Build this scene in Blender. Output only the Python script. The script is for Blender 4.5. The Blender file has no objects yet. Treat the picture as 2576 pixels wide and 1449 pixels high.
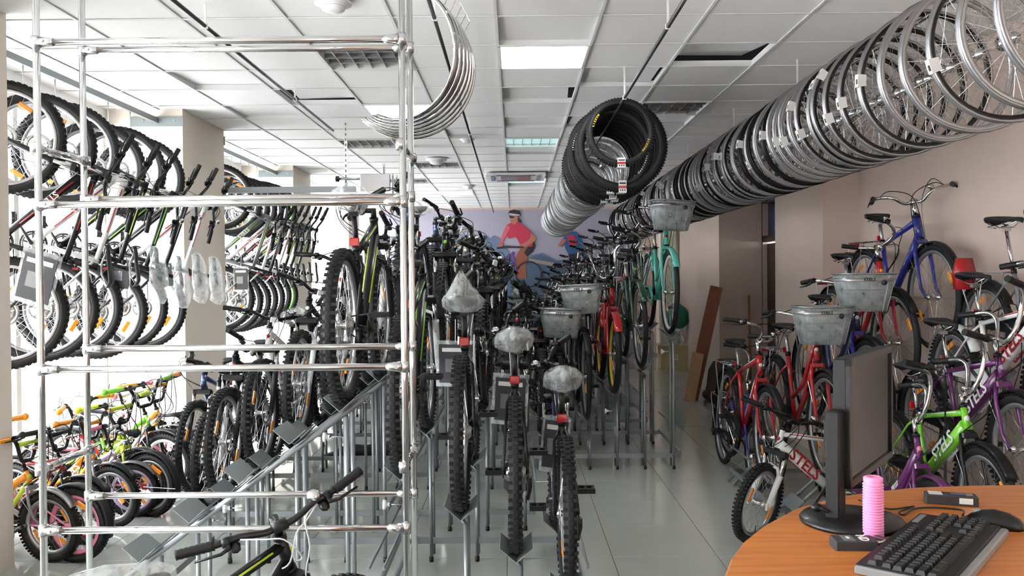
import bpy, math, random
from mathutils import Vector, Matrix
random.seed(7)
pi = math.pi
S = bpy.context.scene
COL = S.collection
# ------------------------------------------------------------------ camera
FPX = 2130.0
cam_d = bpy.data.cameras.new('camera'); cam_d.sensor_width = 36; cam_d.lens = FPX/2576*36
cam_d.clip_start = 0.05; cam_d.clip_end = 300
cam = bpy.data.objects.new('camera', cam_d); COL.objects.link(cam)
EYE = Vector((0, 0, 1.6))
CR = (Matrix.Rotation(math.radians(0.13), 3, 'Z') @ Matrix.Rotation(math.radians(90-0.66), 3, 'X') @ Matrix.Rotation(math.radians(-0.5), 3, 'Z'))
cam.matrix_world = Matrix.Translation(EYE) @ CR.to_4x4()
S.camera = cam
def at(px, py, Y):            # point at depth Y on the sight line of a pixel
    d = CR @ Vector(((px-1288)/FPX, -(py-724.5)/FPX, -1)); return EYE + d*(Y/d.y)
def atz(px, py, z):
    d = CR @ Vector(((px-1288)/FPX, -(py-724.5)/FPX, -1)); return EYE + d*((z-EYE.z)/d.z)
# ------------------------------------------------------------------ world and light
W = bpy.data.worlds.new('world'); S.world = W; W.use_nodes = True
bg = W.node_tree.nodes['Background']; bg.inputs[0].default_value = (0.90, 0.95, 1.0, 1); bg.inputs[1].default_value = 7.0
sun_d = bpy.data.lights.new('sun', 'SUN'); sun_d.energy = 3; sun_d.angle = math.radians(3); sun_d.color = (1, .97, .92)
sun = bpy.data.objects.new('sun', sun_d); COL.objects.link(sun); sun.rotation_euler = (math.radians(25), math.radians(-35), 0)
S.view_settings.view_transform = 'Standard'; S.view_settings.look = 'None'; S.view_settings.gamma = 1
S.view_settings.use_curve_mapping = False; S.view_settings.exposure = 1.28
H = 3.1       # ceiling height
# ------------------------------------------------------------------ materials
MATS = {}
def mat(name, col, rough=.5, metal=0, emis=0, vary=.0, scale=20, bump=0, alpha=1, coat=0):
    if name in MATS: return MATS[name]
    m = bpy.data.materials.new(name); m.use_nodes = True; nt = m.node_tree; b = nt.nodes['Principled BSDF']
    b.inputs['Base Color'].default_value = (*col, 1); b.inputs['Roughness'].default_value = rough
    b.inputs['Metallic'].default_value = metal; b.inputs['Alpha'].default_value = alpha
    if coat: b.inputs['Coat Weight'].default_value = coat
    if emis: b.inputs['Emission Color'].default_value = (*col, 1); b.inputs['Emission Strength'].default_value = emis
    if vary or bump:
        n = nt.nodes.new('ShaderNodeTexNoise'); n.inputs['Scale'].default_value = scale; n.inputs['Detail'].default_value = 4
        tc = nt.nodes.new('ShaderNodeTexCoord'); nt.links.new(tc.outputs['Object'], n.inputs['Vector'])
        if vary:
            r = nt.nodes.new('ShaderNodeMix'); r.data_type = 'RGBA'
            r.inputs[6].default_value = (*[max(0, c*(1-vary)) for c in col], 1); r.inputs[7].default_value = (*[min(1, c*(1+vary)) for c in col], 1)
            nt.links.new(n.outputs['Fac'], r.inputs[0]); nt.links.new(r.outputs[2], b.inputs['Base Color'])
        if bump:
            bp = nt.nodes.new('ShaderNodeBump'); bp.inputs['Strength'].default_value = bump; bp.inputs['Distance'].default_value = .01
            nt.links.new(n.outputs['Fac'], bp.inputs['Height']); nt.links.new(bp.outputs['Normal'], b.inputs['Normal'])
    MATS[name] = m; return m
def film(name, col, a, rough=.15, scale=30):      # thin crinkled plastic
    m = bpy.data.materials.new(name); m.use_nodes = True; nt = m.node_tree; b = nt.nodes['Principled BSDF']
    b.inputs['Base Color'].default_value = (*col, 1); b.inputs['Roughness'].default_value = rough
    n = nt.nodes.new('ShaderNodeTexNoise'); n.inputs['Scale'].default_value = scale; n.inputs['Detail'].default_value = 3
    tc = nt.nodes.new('ShaderNodeTexCoord'); nt.links.new(tc.outputs['Object'], n.inputs['Vector'])
    mr = nt.nodes.new('ShaderNodeMapRange'); mr.inputs[1].default_value = .35; mr.inputs[2].default_value = .65
    mr.inputs[3].default_value = max(0, a-.12); mr.inputs[4].default_value = min(1, a+.18)
    nt.links.new(n.outputs['Fac'], mr.inputs[0]); nt.links.new(mr.outputs[0], b.inputs['Alpha'])
    bp = nt.nodes.new('ShaderNodeBump'); bp.inputs['Strength'].default_value = .45; bp.inputs['Distance'].default_value = .01
    nt.links.new(n.outputs['Fac'], bp.inputs['Height']); nt.links.new(bp.outputs['Normal'], b.inputs['Normal'])
    MATS[name] = m; return m
mat('cream', (.74, .66, .57), .75, vary=.03, scale=6, bump=.05)
mat('wall_pink', (.60, .475, .41), .75, vary=.04, scale=5, bump=.06)
mat('wall_green', (.66, .66, .52), .7, vary=.03)
mat('ceil', (.84, .83, .82), .9, vary=.02, scale=60, bump=.08)
mat('tbar', (.72, .72, .72), .6)
mat('void', (.01, .01, .01), .9)
mat('tile', (.40, .42, .385), .08, vary=.06, scale=3)
mat('grout', (.16, .16, .15), .7)
mat('white_frame', (.85, .85, .85), .4)
mat('brown_door', (.035, .018, .012), .4)
mat('chrome', (.62, .62, .62), .08, 1)
mat('chrome_dull', (.62, .62, .62), .25, 1)
mat('silver', (.42, .42, .43), .35, .85)
mat('rackgrey', (.27, .29, .30), .42, .6)
mat('plategrey', (.25, .28, .28), .5, .3)
mat('rubber', (.012, .012, .013), .62, vary=.3, scale=80)
mat('black', (.007, .007, .008), .34, coat=.12)
mat('blackplastic', (.009, .009, .010), .5)
mat('spoke', (.5, .5, .5), .25, .9)
mat('steel_dark', (.10, .10, .10), .35, .8)
mat('red_reflector', (.42, .01, .015), .15, coat=1)
mat('orange_reflector', (.95, .33, .02), .15, emis=0, coat=1)
mat('white', (.80, .80, .80), .35, coat=.3)
mat('paper', (.72, .72, .70), .7)
mat('ink', (.03, .03, .035), .6)
mat('saddle_black', (.016, .016, .018), .55, bump=.2, scale=60)
for n_, c_ in dict(red=(.40, .012, .016), green=(.18, .55, .03), lime=(.50, .68, .03), blue=(.015, .02, .24), teal=(.10, .52, .42),
        purple=(.11, .010, .10), yellow=(.85, .60, .01), orange=(.85, .30, .01), darkgreen=(.012, .05, .03), pink=(.75, .22, .33),
        lilac=(.50, .38, .60), navy=(.02, .03, .10), grey=(.18, .18, .19), skyblue=(.08, .30, .60)).items():
    mat(n_, c_, .28, coat=.5)
mat('cablewhite', (.62, .63, .64), .4)
film('wrap', (.78, .82, .82), .24, .18, 16)
film('basketfilm', (.40, .44, .44), .50, .3, 14)
mat('wood_plank', (.28, .10, .05), .45, vary=.35, scale=9)
mat('wood_raw', (.60, .36, .20), .6, vary=.2, scale=9)
mat('cardboard', (.55, .46, .24), .8, vary=.06)
for n_ in ('blackplastic', 'black', 'saddle_black', 'rubber'): MATS[n_].node_tree.nodes['Principled BSDF'].inputs['Specular IOR Level'].default_value = .3
# ------------------------------------------------------------------ mesh builder
def perp(d):
    a = Vector((0, 0, 1)) if abs(d.z) < .9 else Vector((1, 0, 0)); u = d.cross(a).normalized(); return u, d.cross(u).normalized()
class MB:
    def __init__(s): s.V = []; s.F = []; s.I = []; s.S = []; s.R = []
    def role(s, r):
        if r not in s.R: s.R.append(r)
        return s.R.index(r)
    def face(s, f, r, sm=True): s.F.append(tuple(f)); s.I.append(s.role(r)); s.S.append(sm)
    def tube(s, pts, rad, r, n=8, cap=True, closed=False):
        pts = [Vector(p) for p in pts]; k = len(pts)
        if not isinstance(rad, (list, tuple)): rad = [rad]*k
        u = None; base = len(s.V)
        for i, p in enumerate(pts):
            if closed: d = pts[(i+1) % k]-pts[i-1]
            elif i == 0: d = pts[1]-p
            elif i == k-1: d = p-pts[i-1]
            else: d = (pts[i+1]-p).normalized()+(p-pts[i-1]).normalized()
            d = d.normalized() if d.length > 1e-9 else Vector((0, 0, 1))
            if u is None: u, v = perp(d)
            else:
                u = (u-d*u.dot(d)); u = u.normalized() if u.length > 1e-6 else perp(d)[0]; v = d.cross(u)
            for j in range(n):
                a = 2*pi*j/n; s.V.append(p+(u*math.cos(a)+v*math.sin(a))*rad[i])
        for i in range(k if closed else k-1):
            for j in range(n):
                a = base+i*n+j; b = base+i*n+(j+1) % n; i2 = (i+1) % k
                s.face((a, b, base+i2*n+(j+1) % n, base+i2*n+j), r, n > 4)
        if cap and not closed:
            s.face([base+j for j in range(n)][::-1], r, False); s.face([base+(k-1)*n+j for j in range(n)], r, False)
        return s
    def lathe(s, c, ax, prof, r, n=24, closed=True, a0=0, a1=2*pi, sm=True):   # prof = (radius, axial)
        c = Vector(c); ax = Vector(ax).normalized(); u, v = perp(ax); base = len(s.V); m = len(prof); full = abs(a1-a0-2*pi) < 1e-6
        N = n if full else n+1
        for i in range(N):
            a = a0+(a1-a0)*i/n; e = u*math.cos(a)+v*math.sin(a)
            for (q, h) in prof: s.V.append(c+e*q+ax*h)
        for i in range(n):
            i2 = (i+1) % N
            for j in range(m if closed else m-1):
                j2 = (j+1) % m; s.face((base+i*m+j, base+i2*m+j, base+i2*m+j2, base+i*m+j2), r, sm)
        return s
    def box(s, c, sz, r, rot=None):
        c = Vector(c); b = len(s.V); hx, hy, hz = [q/2 for q in sz]
        for z in (-hz, hz):
            for x, y in ((-hx, -hy), (hx, -hy), (hx, hy), (-hx, hy)):
                p = Vector((x, y, z)); s.V.append(c+((rot @ p) if rot else p))
        for f in ((3, 2, 1, 0), (4, 5, 6, 7), (0, 1, 5, 4), (1, 2, 6, 5), (2, 3, 7, 6), (3, 0, 4, 7)): s.face([b+i for i in f], r, False)
        return s
    def bev(s, c, sz, r, bv=.004, rot=None):        # box with chamfered vertical and top edges
        c = Vector(c); b = len(s.V); hx, hy, hz = [q/2 for q in sz]
        rings = [(-hz, 0), (hz-bv, 0), (hz, bv)]
        for z, k in rings:
            x, y = hx-k, hy-k; e = bv
            for p in ((-x+e, -y), (x-e, -y), (x, -y+e), (x, y-e), (x-e, y), (-x+e, y), (-x, y-e), (-x, -y+e)):
                q = Vector((p[0], p[1], z)); s.V.append(c+((rot @ q) if rot else q))
        for i in range(2):
            for j in range(8): s.face((b+i*8+j, b+i*8+(j+1) % 8, b+i*8+8+(j+1) % 8, b+i*8+8+j), r, False)
        s.face([b+j for j in range(8)][::-1], r, False); s.face([b+16+j for j in range(8)], r, False); return s
    def ell(s, c, sz, r, n=12, m=7):
        c = Vector(c); prof = []; b = len(s.V)
        for i in range(1, m):
            t = pi*i/m
            for j in range(n):
                a = 2*pi*j/n; s.V.append(c+Vector((sz[0]*math.sin(t)*math.cos(a), sz[1]*math.sin(t)*math.sin(a), sz[2]*math.cos(t))))
        s.V.append(c+Vector((0, 0, sz[2]))); s.V.append(c-Vector((0, 0, sz[2]))); T = len(s.V)-2
        for i in range(m-2):
            for j in range(n): s.face((b+i*n+j, b+(i+1)*n+j, b+(i+1)*n+(j+1) % n, b+i*n+(j+1) % n), r)
        for j in range(n): s.face((T, b+j, b+(j+1) % n), r); s.face((T+1, b+(m-2)*n+(j+1) % n, b+(m-2)*n+j), r)
        return s
    def loft(s, secs, r, cap=True):
        b = len(s.V); n = len(secs[0])
        for q in secs: s.V += [Vector(p) for p in q]
        for i in range(len(secs)-1):
            for j in range(n): s.face((b+i*n+j, b+i*n+(j+1) % n, b+(i+1)*n+(j+1) % n, b+(i+1)*n+j), r)
        if cap: s.face([b+j for j in range(n)][::-1], r); s.face([b+(len(secs)-1)*n+j for j in range(n)], r)
        return s
    def poly(s, pts, r):
        b = len(s.V); s.V += [Vector(p) for p in pts]; s.face(range(b, b+len(pts)), r, False); return s
    def slab(s, pts, up, r):        # extruded polygon
        b = len(s.V); n = len(pts); up = Vector(up)
        s.V += [Vector(p) for p in pts]; s.V += [Vector(p)+up for p in pts]
        s.face([b+i for i in range(n)][::-1], r, False); s.face([b+n+i for i in range(n)], r, False)
        for i in range(n): s.face((b+i, b+(i+1) % n, b+n+(i+1) % n, b+n+i), r, False)
        return s
    def add(s, o, off=(0, 0, 0)):
        b = len(s.V); off = Vector(off); s.V += [v+off for v in o.V]
        for f, i, sm in zip(o.F, o.I, o.S): s.face([b+q for q in f], o.R[i], sm)
        return s
    def mesh(s, name):
        me = bpy.data.meshes.new(name); me.from_pydata([tuple(v) for v in s.V], [], s.F)
        me.polygons.foreach_set('material_index', s.I); me.polygons.foreach_set('use_smooth', s.S)
        for r in s.R: me.materials.append(MATS[ROLE.get(r, r)])
        me.update(); me['roles'] = ','.join(s.R); return me
ROLE = {'frame_c': 'black', 'accent_c': 'green', 'fork_c': 'black', 'rim_c': 'silver', 'bar_c': 'black', 'grip_c': 'blackplastic', 'saddle_c': 'saddle_black', 'guard_c': 'blackplastic', 'letter_c': 'white', 'hub_c': 'chrome_dull', 'tyre_c': 'rubber'}
def put(name, me, parent=None, mw=None, loc=None, colors=None):
    if isinstance(me, MB): me = me.mesh(name)
    o = bpy.data.objects.new(name, me); COL.objects.link(o)
    if parent is not None: o.parent = parent
    if mw is not None: o.matrix_basis = mw
    if loc is not None: o.location = loc
    if colors and me is not None:
        for i, r in enumerate(me['roles'].split(',')):
            if r in colors:
                o.material_slots[i].link = 'OBJECT'; o.material_slots[i].material = MATS[colors[r]]
    return o
def tag(o, label, cat, group=None):
    o['label'] = label; o['category'] = cat
    if group: o['group'] = group
    return o
def thing(name, label, cat, mw=None, loc=None, group=None): return tag(put(name, None, None, mw, loc), label, cat, group)
def struct(name, me, parent=None, **k):
    o = put(name, me, parent, **k)
    if parent is None: o['kind'] = 'structure'
    return o
def one(name, mb, label, cat, group=None, **k): return tag(put(name, mb, **k), label, cat, group)
TX = {}
def text_mesh(txt, size, m, ext=.0012, shear=0):
    k = (txt, size, m)
    if k in TX: return TX[k]
    cu = bpy.data.curves.new('lettering', 'FONT'); cu.body = txt; cu.size = size; cu.extrude = ext; cu.resolution_u = 2; cu.align_x = 'CENTER'; cu.align_y = 'CENTER'; cu.shear = shear; cu.offset = size*.015
    ob = bpy.data.objects.new('lettering', cu); COL.objects.link(ob); dg = bpy.context.evaluated_depsgraph_get()
    me = bpy.data.meshes.new_from_object(ob.evaluated_get(dg)); bpy.data.objects.remove(ob); bpy.data.curves.remove(cu)
    me.materials.clear(); me.materials.append(MATS[ROLE.get(m, m)]); me['roles'] = m; me.name = 'lettering'; TX[k] = me; return me
def frame_mat(o, x, y):          # 4x4 with given local x,y axes
    x = Vector(x).normalized(); y = Vector(y); y = (y-x*y.dot(x)).normalized(); z = x.cross(y)
    m = Matrix((x, y, z)).transposed().to_4x4(); m.translation = Vector(o); return m
ORD = ['first', 'second', 'third', 'fourth', 'fifth', 'sixth', 'seventh', 'eighth', 'ninth', 'tenth', 'eleventh', 'twelfth', 'thirteenth', 'fourteenth', 'fifteenth', 'sixteenth', 'seventeenth', 'eighteenth', 'nineteenth', 'twentieth']
def ordn(i):
    if i < 20: return ORD[i]
    t, u = divmod(i+1, 10); T = ['', '', 'twenty', 'thirty', 'forty', 'fifty', 'sixty', 'seventy', 'eighty'][t]
    return (T[:-1]+'ieth') if u == 0 else T+'-'+ORD[u-1]
# ------------------------------------------------------------------ the room
X0, X1, YB = -3.9, 3.2, 18.0
base = struct('floor', MB().box((-.3, 9, -.03), (8.4, 20, .04), 'grout'))
tl = MB().bev((0, 0, -.004), (.597, .597, .012), 'tile', .0015).mesh('floor_tile')
for i in range(-7, 6):
    for j in range(-2, 21):
        x, y = -.05+.6*i+.3, 6.03+.6*(j-3)+.3
        if j < 0 and i > 3: continue
        if y < YB and x > -4.2: put('floor_tile', tl, base, loc=(x, y, 0))
struct('ground', MB().box((-24, 9, -.25), (40, 60, .1), 'white_frame'))
ceil = struct('ceiling', MB().box((-.3, 9, H+.35), (8.2, 20, .05), 'void'))
ct = MB().bev((0, 0, 0), (.594, .594, .016), 'ceil', .002).mesh('ceiling_tile')
lights_on = {(0, 0), (0, 6), (0, 12), (-2, 3), (-2, 15)}; lights_off = {(-2, 0), (2, 3), (-3, 6), (-2, 9), (-3, 12)}
GX, GY = -.09, 5.46
ajar = {(-4, 1): (0, .05, .03), (-3, 2): (.09, .05, .05), (1, 1): (-.035, .05, .02), (2, 0): (.0, .20, .09), (0, 2): (-.05, 0, .03), (2, 4): (0, -.09, .03), (0, 4): (0, .05, .02), (0, 13): (0, .1, .03), (-1, 5): (0, .08, .02), (-2, 6): (.06, 0, .02), (-4, 3): (0, .05, .02), (0, -1): (0, .035, .02), (0, 7): (0, -.05, .02), (1, 4): (.05, 0, .02)}
for i in range(-7, 6):
    for j in range(-9, 21):
        x, y = GX+.6*i+.3, GY+.6*j+.3
        if x < -4.1 or (i, j) in lights_on or (i, j) in lights_off: continue
        if j < -2: continue
        o = put('ceiling_tile', ct, ceil, loc=(x, y, H+.012))
        if (i, j) in ajar:
            dx, dy, dz = ajar[(i, j)]; o.location += Vector((dx, dy, dz)); o.rotation_euler = (dy*.45+dz*.3, -dx*.5, dx*.9+dy*.25)
g = MB()
for i in range(-7, 7): g.box((GX+.6*i, 9, H-.002), (.017, 20, .006), 'tbar'); g.box((GX+.6*i, 9, H+.02), (.004, 20, .04), 'tbar')
for j in range(-12, 22): g.box((-.3, GY+.6*j, H-.0015), (8, .017, .005), 'tbar'); g.box((-.3, GY+.6*j, H+.02), (8, .004, .04), 'tbar')
struct('ceiling_grid', g, ceil)
struct('ceiling_upper', MB().box((-.3, 1.0, H+.05), (8.2, 6.2, .02), 'ceil'), ceil)
mat('lamp', (1, 1, 1), .5, emis=9)
mat('lamp_dim', (.62, .95, .90), .5, emis=1.5)
mat('louvre', (.30, .28, .27), .25, .7)
def ceiling_light(i, j, on):
    x, y = GX+.6*i+.3, GY+.6*j+.3
    st = 'glowing' if on else 'unlit'
    rowname = {0: 'first', 3: 'second', 6: 'third', 9: 'fourth', 12: 'fifth', 15: 'sixth'}[j]
    side = 'above the aisle' if i == 0 else ('beside the tyre rod' if i > 0 else 'on the window side')
    t = thing('ceiling_light', f'{st} square recessed ceiling light, {rowname} row from the camera, {side}', 'light', loc=(x, y, H), group='recessed ceiling lights')
    lm = MB().box((0, 0, .05), (.57, .57, .01), ('lamp' if j < 5 else 'lamp') if (on and (i, j) not in ((0, 6), (0, 12))) else ('lamp_dim' if on else 'louvre'))
    put('diffuser', lm, t)
    f = MB()
    for s in (-1, 1): f.box((s*.29, 0, .02), (.016, .595, .06), 'tbar'); f.box((0, s*.29, .02), (.595, .016, .06), 'tbar')
    put('housing', f, t)
    if not (on and j == 0 or (on and i == -2)):
        for k in range(5): put('louvre_blade', MB().box((-.2+.1*k, 0, .02), (.004, .57, .035), 'silver'), t)
        for k in range(3): put('louvre_blade', MB().box((0, -.14+.14*k, .02), (.57, .004, .035), 'silver'), t)
for a in lights_on: ceiling_light(*a, True)
for a in lights_off: ceiling_light(*a, False)
# walls
struct('wall_back', MB().box((-.35, YB+.1, 1.6), (8, .2, 3.4), 'wall_pink'))
struct('wall_rear', MB().box((-.3, -1.2, 1.6), (8, .2, 3.4), 'cream'))
struct('wall_right', MB().box((3.12, 3.6, 1.6), (.2, 8, 3.4), 'wall_pink').box((3.12, 15.3, 1.6), (.2, 5.4, 3.4), 'wall_pink'))
wr = MB().box((3.35, 9.0, 1.6), (.2, 2.7, 3.4), 'wall_pink').box((3.35, 12.2, 1.6), (.2, 2.3, 3.4), 'wall_pink').box((3.35, 10.7, 2.9), (.2, .9, .6), 'wall_green')
struct('wall_right_recess', wr)
d = struct('door_1', MB().box((3.33, 10.7, 1.02), (.05, .74, 2.0), 'brown_door'))
dm = MB()
for s in (-1, 1): dm.box((3.3, 10.7+s*.4, 1.3), (.1, .06, 2.6), 'brown_door')
dm.box((3.3, 10.7, 2.08), (.1, .8, .08), 'brown_door').box((3.3, 10.7, 2.57), (.1, .8, .06), 'brown_door'); struct('door_frame', dm, d)
mat('dark_glass', (.02, .04, .09), .08); mat('blue_paper', (.02, .10, .45), .5)
struct('transom_pane', MB().box((3.33, 10.7, 2.33), (.02, .76, .44), 'dark_glass'), d)
struct('blue_reflection', MB().box((3.31, 10.62, 2.33), (.01, .22, .3), 'blue_paper'), d)  # blue reflection in the transom glass, painted as a thin coloured panel
struct('door_panel', MB().box((3.3, 10.7, 1.5), (.02, .5, .8), 'brown_door').box((3.3, 10.7, .55), (.02, .5, .7), 'brown_door'), d)
struct('door_knob', MB().ell((3.27, 10.42, 1.0), (.03, .03, .03), 'chrome_dull'), d)
def column(x0, x1, y0, y1, m='cream', n='column'):
    struct(n, MB().box(((x0+x1)/2, (y0+y1)/2, H/2), (x1-x0, y1-y0, H+.04), m))
column(-3.68, -2.83, 3.75, 4.75); column(-3.68, -2.88, 7.4, 8.45); column(-3.68, -2.88, 11.1, 12.05); column(-3.68, -2.88, 14.8, 15.8)
column(2.70, 3.3, 7.4, 8.75, 'wall_pink'); column(2.69, 3.3, 11.1, 12.5, 'wall_pink')
struct('wall_partition', MB().box((3.05, 15.6, 1.55), (.72, .2, 3.1), 'wall_green').box((2.93, 15.45, 1.55), (.05, .06, 3.1), 'wall_green'))
for i, (y, z) in enumerate(((3.7, 1), (11.1, 1))): pass
bb = struct('baseboard_right', MB().box((3.01, 3.6, .04), (.02, 7.6, .08), 'wood_raw'))
struct('baseboard_left', MB().box((-2.875, 4.25, .04), (.02, 1.0, .08), 'wood_plank').box((-2.87, 7.9, .04), (.02, 1.05, .08), 'wood_plank').box((-2.87, 11.55, .04), (.02, .95, .08), 'wood_plank').box((-2.87, 7.39, .04), (.02, .02, .08), 'wood_plank'))
# windows on the left: sill, frame, mullions, panes
mglass = bpy.data.materials.new('glass'); mglass.use_nodes = True; nt = mglass.node_tree
tr = nt.nodes.new('ShaderNodeBsdfTransparent'); gl = nt.nodes.new('ShaderNodeBsdfGlossy'); gl.inputs['Roughness'].default_value = .02
fr = nt.nodes.new('ShaderNodeMath'); fr.inputs[0].default_value = .03; fr.inputs[1].default_value = .03; mx = nt.nodes.new('ShaderNodeMixShader')
nt.links.new(fr.outputs[0], mx.inputs[0]); nt.links.new(tr.outputs[0], mx.inputs[1]); nt.links.new(gl.outputs[0], mx.inputs[2]); nt.links.new(mx.outputs[0], nt.nodes['Material Output'].inputs[0])
MATS['glass'] = mglass
for k, (y0, y1) in enumerate(((-.9, 3.75), (4.75, 7.4), (8.45, 11.1), (12.05, 14.8), (15.8, 18))):
    f = MB(); yc = (y0+y1)/2; L = y1-y0
    f.box((-3.6, yc, .12), (.14, L, .24), 'white_frame').box((-3.6, yc, 2.98), (.1, L, .26), 'white_frame')
    w = struct(f'window_{k+1}', f); n = max(2, round(L/1.3))
    mu = MB()
    for q in range(n+1): mu.box((-3.6, y0+L*q/n, 1.55), (.07, .06, 2.65), 'white_frame')
    mu.box((-3.6, yc, 2.3), (.06, L, .05), 'white_frame'); struct('window_frame', mu, w)
    for q in range(n): struct('pane', MB().box((-3.6, y0+L*(q+.5)/n, 1.25), (.008, L/n-.06, 2.05), 'glass').box((-3.6, y0+L*(q+.5)/n, 2.58), (.008, L/n-.06, .5), 'glass'), w)
# ------------------------------------------------------------------ mural on the back wall
mat('m_sky', (.36, .34, .42), .6, vary=.08, scale=1.2); mat('m_sky2', (.46, .42, .44), .6, vary=.05); mat('m_mtn', (.12, .17, .27), .6, vary=.15, scale=3); mat('m_mtn2', (.07, .11, .18), .6, vary=.15, scale=3)
mat('m_dark', (.02, .02, .03), .6); mat('m_shirt', (.48, .03, .07), .6); mat('m_shirt_hi', (.58, .10, .14), .6); mat('m_skin', (.45, .17, .11), .6); mat('m_skin_d', (.28, .09, .05), .6); mat('m_blue', (.03, .10, .25), .6); mat('m_track', (.33, .25, .22), .6); mat('m_purple', (.12, .04, .25), .6); mat('m_white', (.6, .5, .5), .6)
mu = MB(); YM = 17.97
mu.box((-.15, YM+.02, 1.55), (5.4, .02, 3.0), 'm_sky')
def mp(pts, m, lay): mu.poly([at(x, y, YM-.002*lay) for x, y in pts][::-1], m)
mp([(940, 660), (1080, 640), (1150, 600), (1160, 588), (1172, 596), (1185, 586), (1196, 592), (1206, 598), (1218, 590), (1232, 600), (1243, 592), (1258, 602), (1270, 620), (1290, 650), (1340, 640), (1365, 636), (1400, 655), (1470, 650), (1590, 665), (1590, 800), (940, 800)], 'm_mtn', 1)
mp([(940, 690), (1170, 640), (1240, 655), (1330, 648), (1360, 640), (1420, 665), (1590, 700), (1590, 800), (940, 800)], 'm_mtn2', 2)
mp([(1120, 605), (1150, 612), (1255, 634), (1258, 642), (1140, 622)], 'm_track', 3); mp([(1330, 650), (1400, 662), (1480, 680), (1480, 686), (1330, 658)], 'm_track', 3)
mp([(1295, 700), (1292, 670), (1300, 640), (1318, 610), (1345, 612), (1330, 640), (1322, 668), (1325, 700)], 'm_skin_d', 4)
mp([(1318, 636), (1342, 600), (1347, 618), (1340, 634), (1326, 645)], 'm_dark', 5)
mp([(1274, 566), (1290, 558), (1305, 557), (1320, 570), (1335, 582), (1344, 600), (1338, 620), (1322, 622), (1308, 615), (1298, 596), (1280, 600), (1270, 590)], 'm_shirt', 6)
mp([(1275, 566), (1284, 572), (1276, 588), (1266, 606), (1260, 620), (1254, 617), (1262, 596), (1268, 578)], 'm_shirt_hi', 7)
mp([(1335, 586), (1348, 596), (1346, 606), (1325, 620), (1306, 626), (1302, 620), (1320, 610), (1334, 600)], 'm_skin', 7)
mp([(1260, 610), (1266, 614), (1262, 624), (1250, 624)], 'm_skin', 7)
mp([(1282, 545), (1300, 541), (1303, 556), (1294, 566), (1285, 560)], 'm_skin', 8)
mp([(1278, 538), (1282, 530), (1294, 527), (1307, 531), (1311, 540), (1308, 546), (1296, 541), (1281, 542)], 'm_dark', 9); mp([(1280, 536), (1308, 540), (1307, 543), (1280, 540)], 'm_white', 10)
mp([(1303, 545), (1312, 556), (1309, 561), (1302, 556)], 'm_dark', 9); mp([(1281, 543), (1294, 545), (1293, 548), (1282, 548)], 'm_dark', 10)
mp([(1249, 622), (1275, 618), (1318, 620), (1318, 624), (1276, 624), (1250, 627)], 'm_dark', 9)
mp([(1290, 632), (1296, 634), (1262, 676), (1256, 674)], 'm_purple', 8); mp([(1288, 640), (1294, 642), (1302, 690), (1296, 692)], 'm_purple', 8)
def ringp(cx, cy, r, w, m, lay):
    n = 28
    for i in range(n):
        a, b = 2*pi*i/n, 2*pi*(i+1)/n
        mp([(cx+r*math.cos(a), cy+r*math.sin(a)), (cx+r*math.cos(b), cy+r*math.sin(b)), (cx+(r-w)*math.cos(b), cy+(r-w)*math.sin(b)), (cx+(r-w)*math.cos(a), cy+(r-w)*math.sin(a))], m, lay)
ringp(1252, 685, 34, 4, 'm_dark', 8); ringp(1330, 690, 34, 4, 'm_dark', 8)
# second cyclist, blue and red jersey
mp([(1415, 600), (1430, 584), (1448, 582), (1462, 596), (1472, 622), (1476, 642), (1468, 650), (1460, 630), (1452, 640), (1432, 644), (1422, 625)], 'm_blue', 6)
mp([(1426, 592), (1444, 590), (1452, 612), (1440, 622), (1432, 618)], 'm_shirt', 7); mp([(1430, 640), (1456, 636), (1465, 652), (1450, 670), (1432, 660)], 'm_dark', 7); mp([(1415, 598), (1424, 604), (1412, 622), (1404, 618)], 'm_skin', 7)
one('wall_mural', mu, 'large printed mural of two cyclists before blue mountains on the back wall', 'mural')
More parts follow.
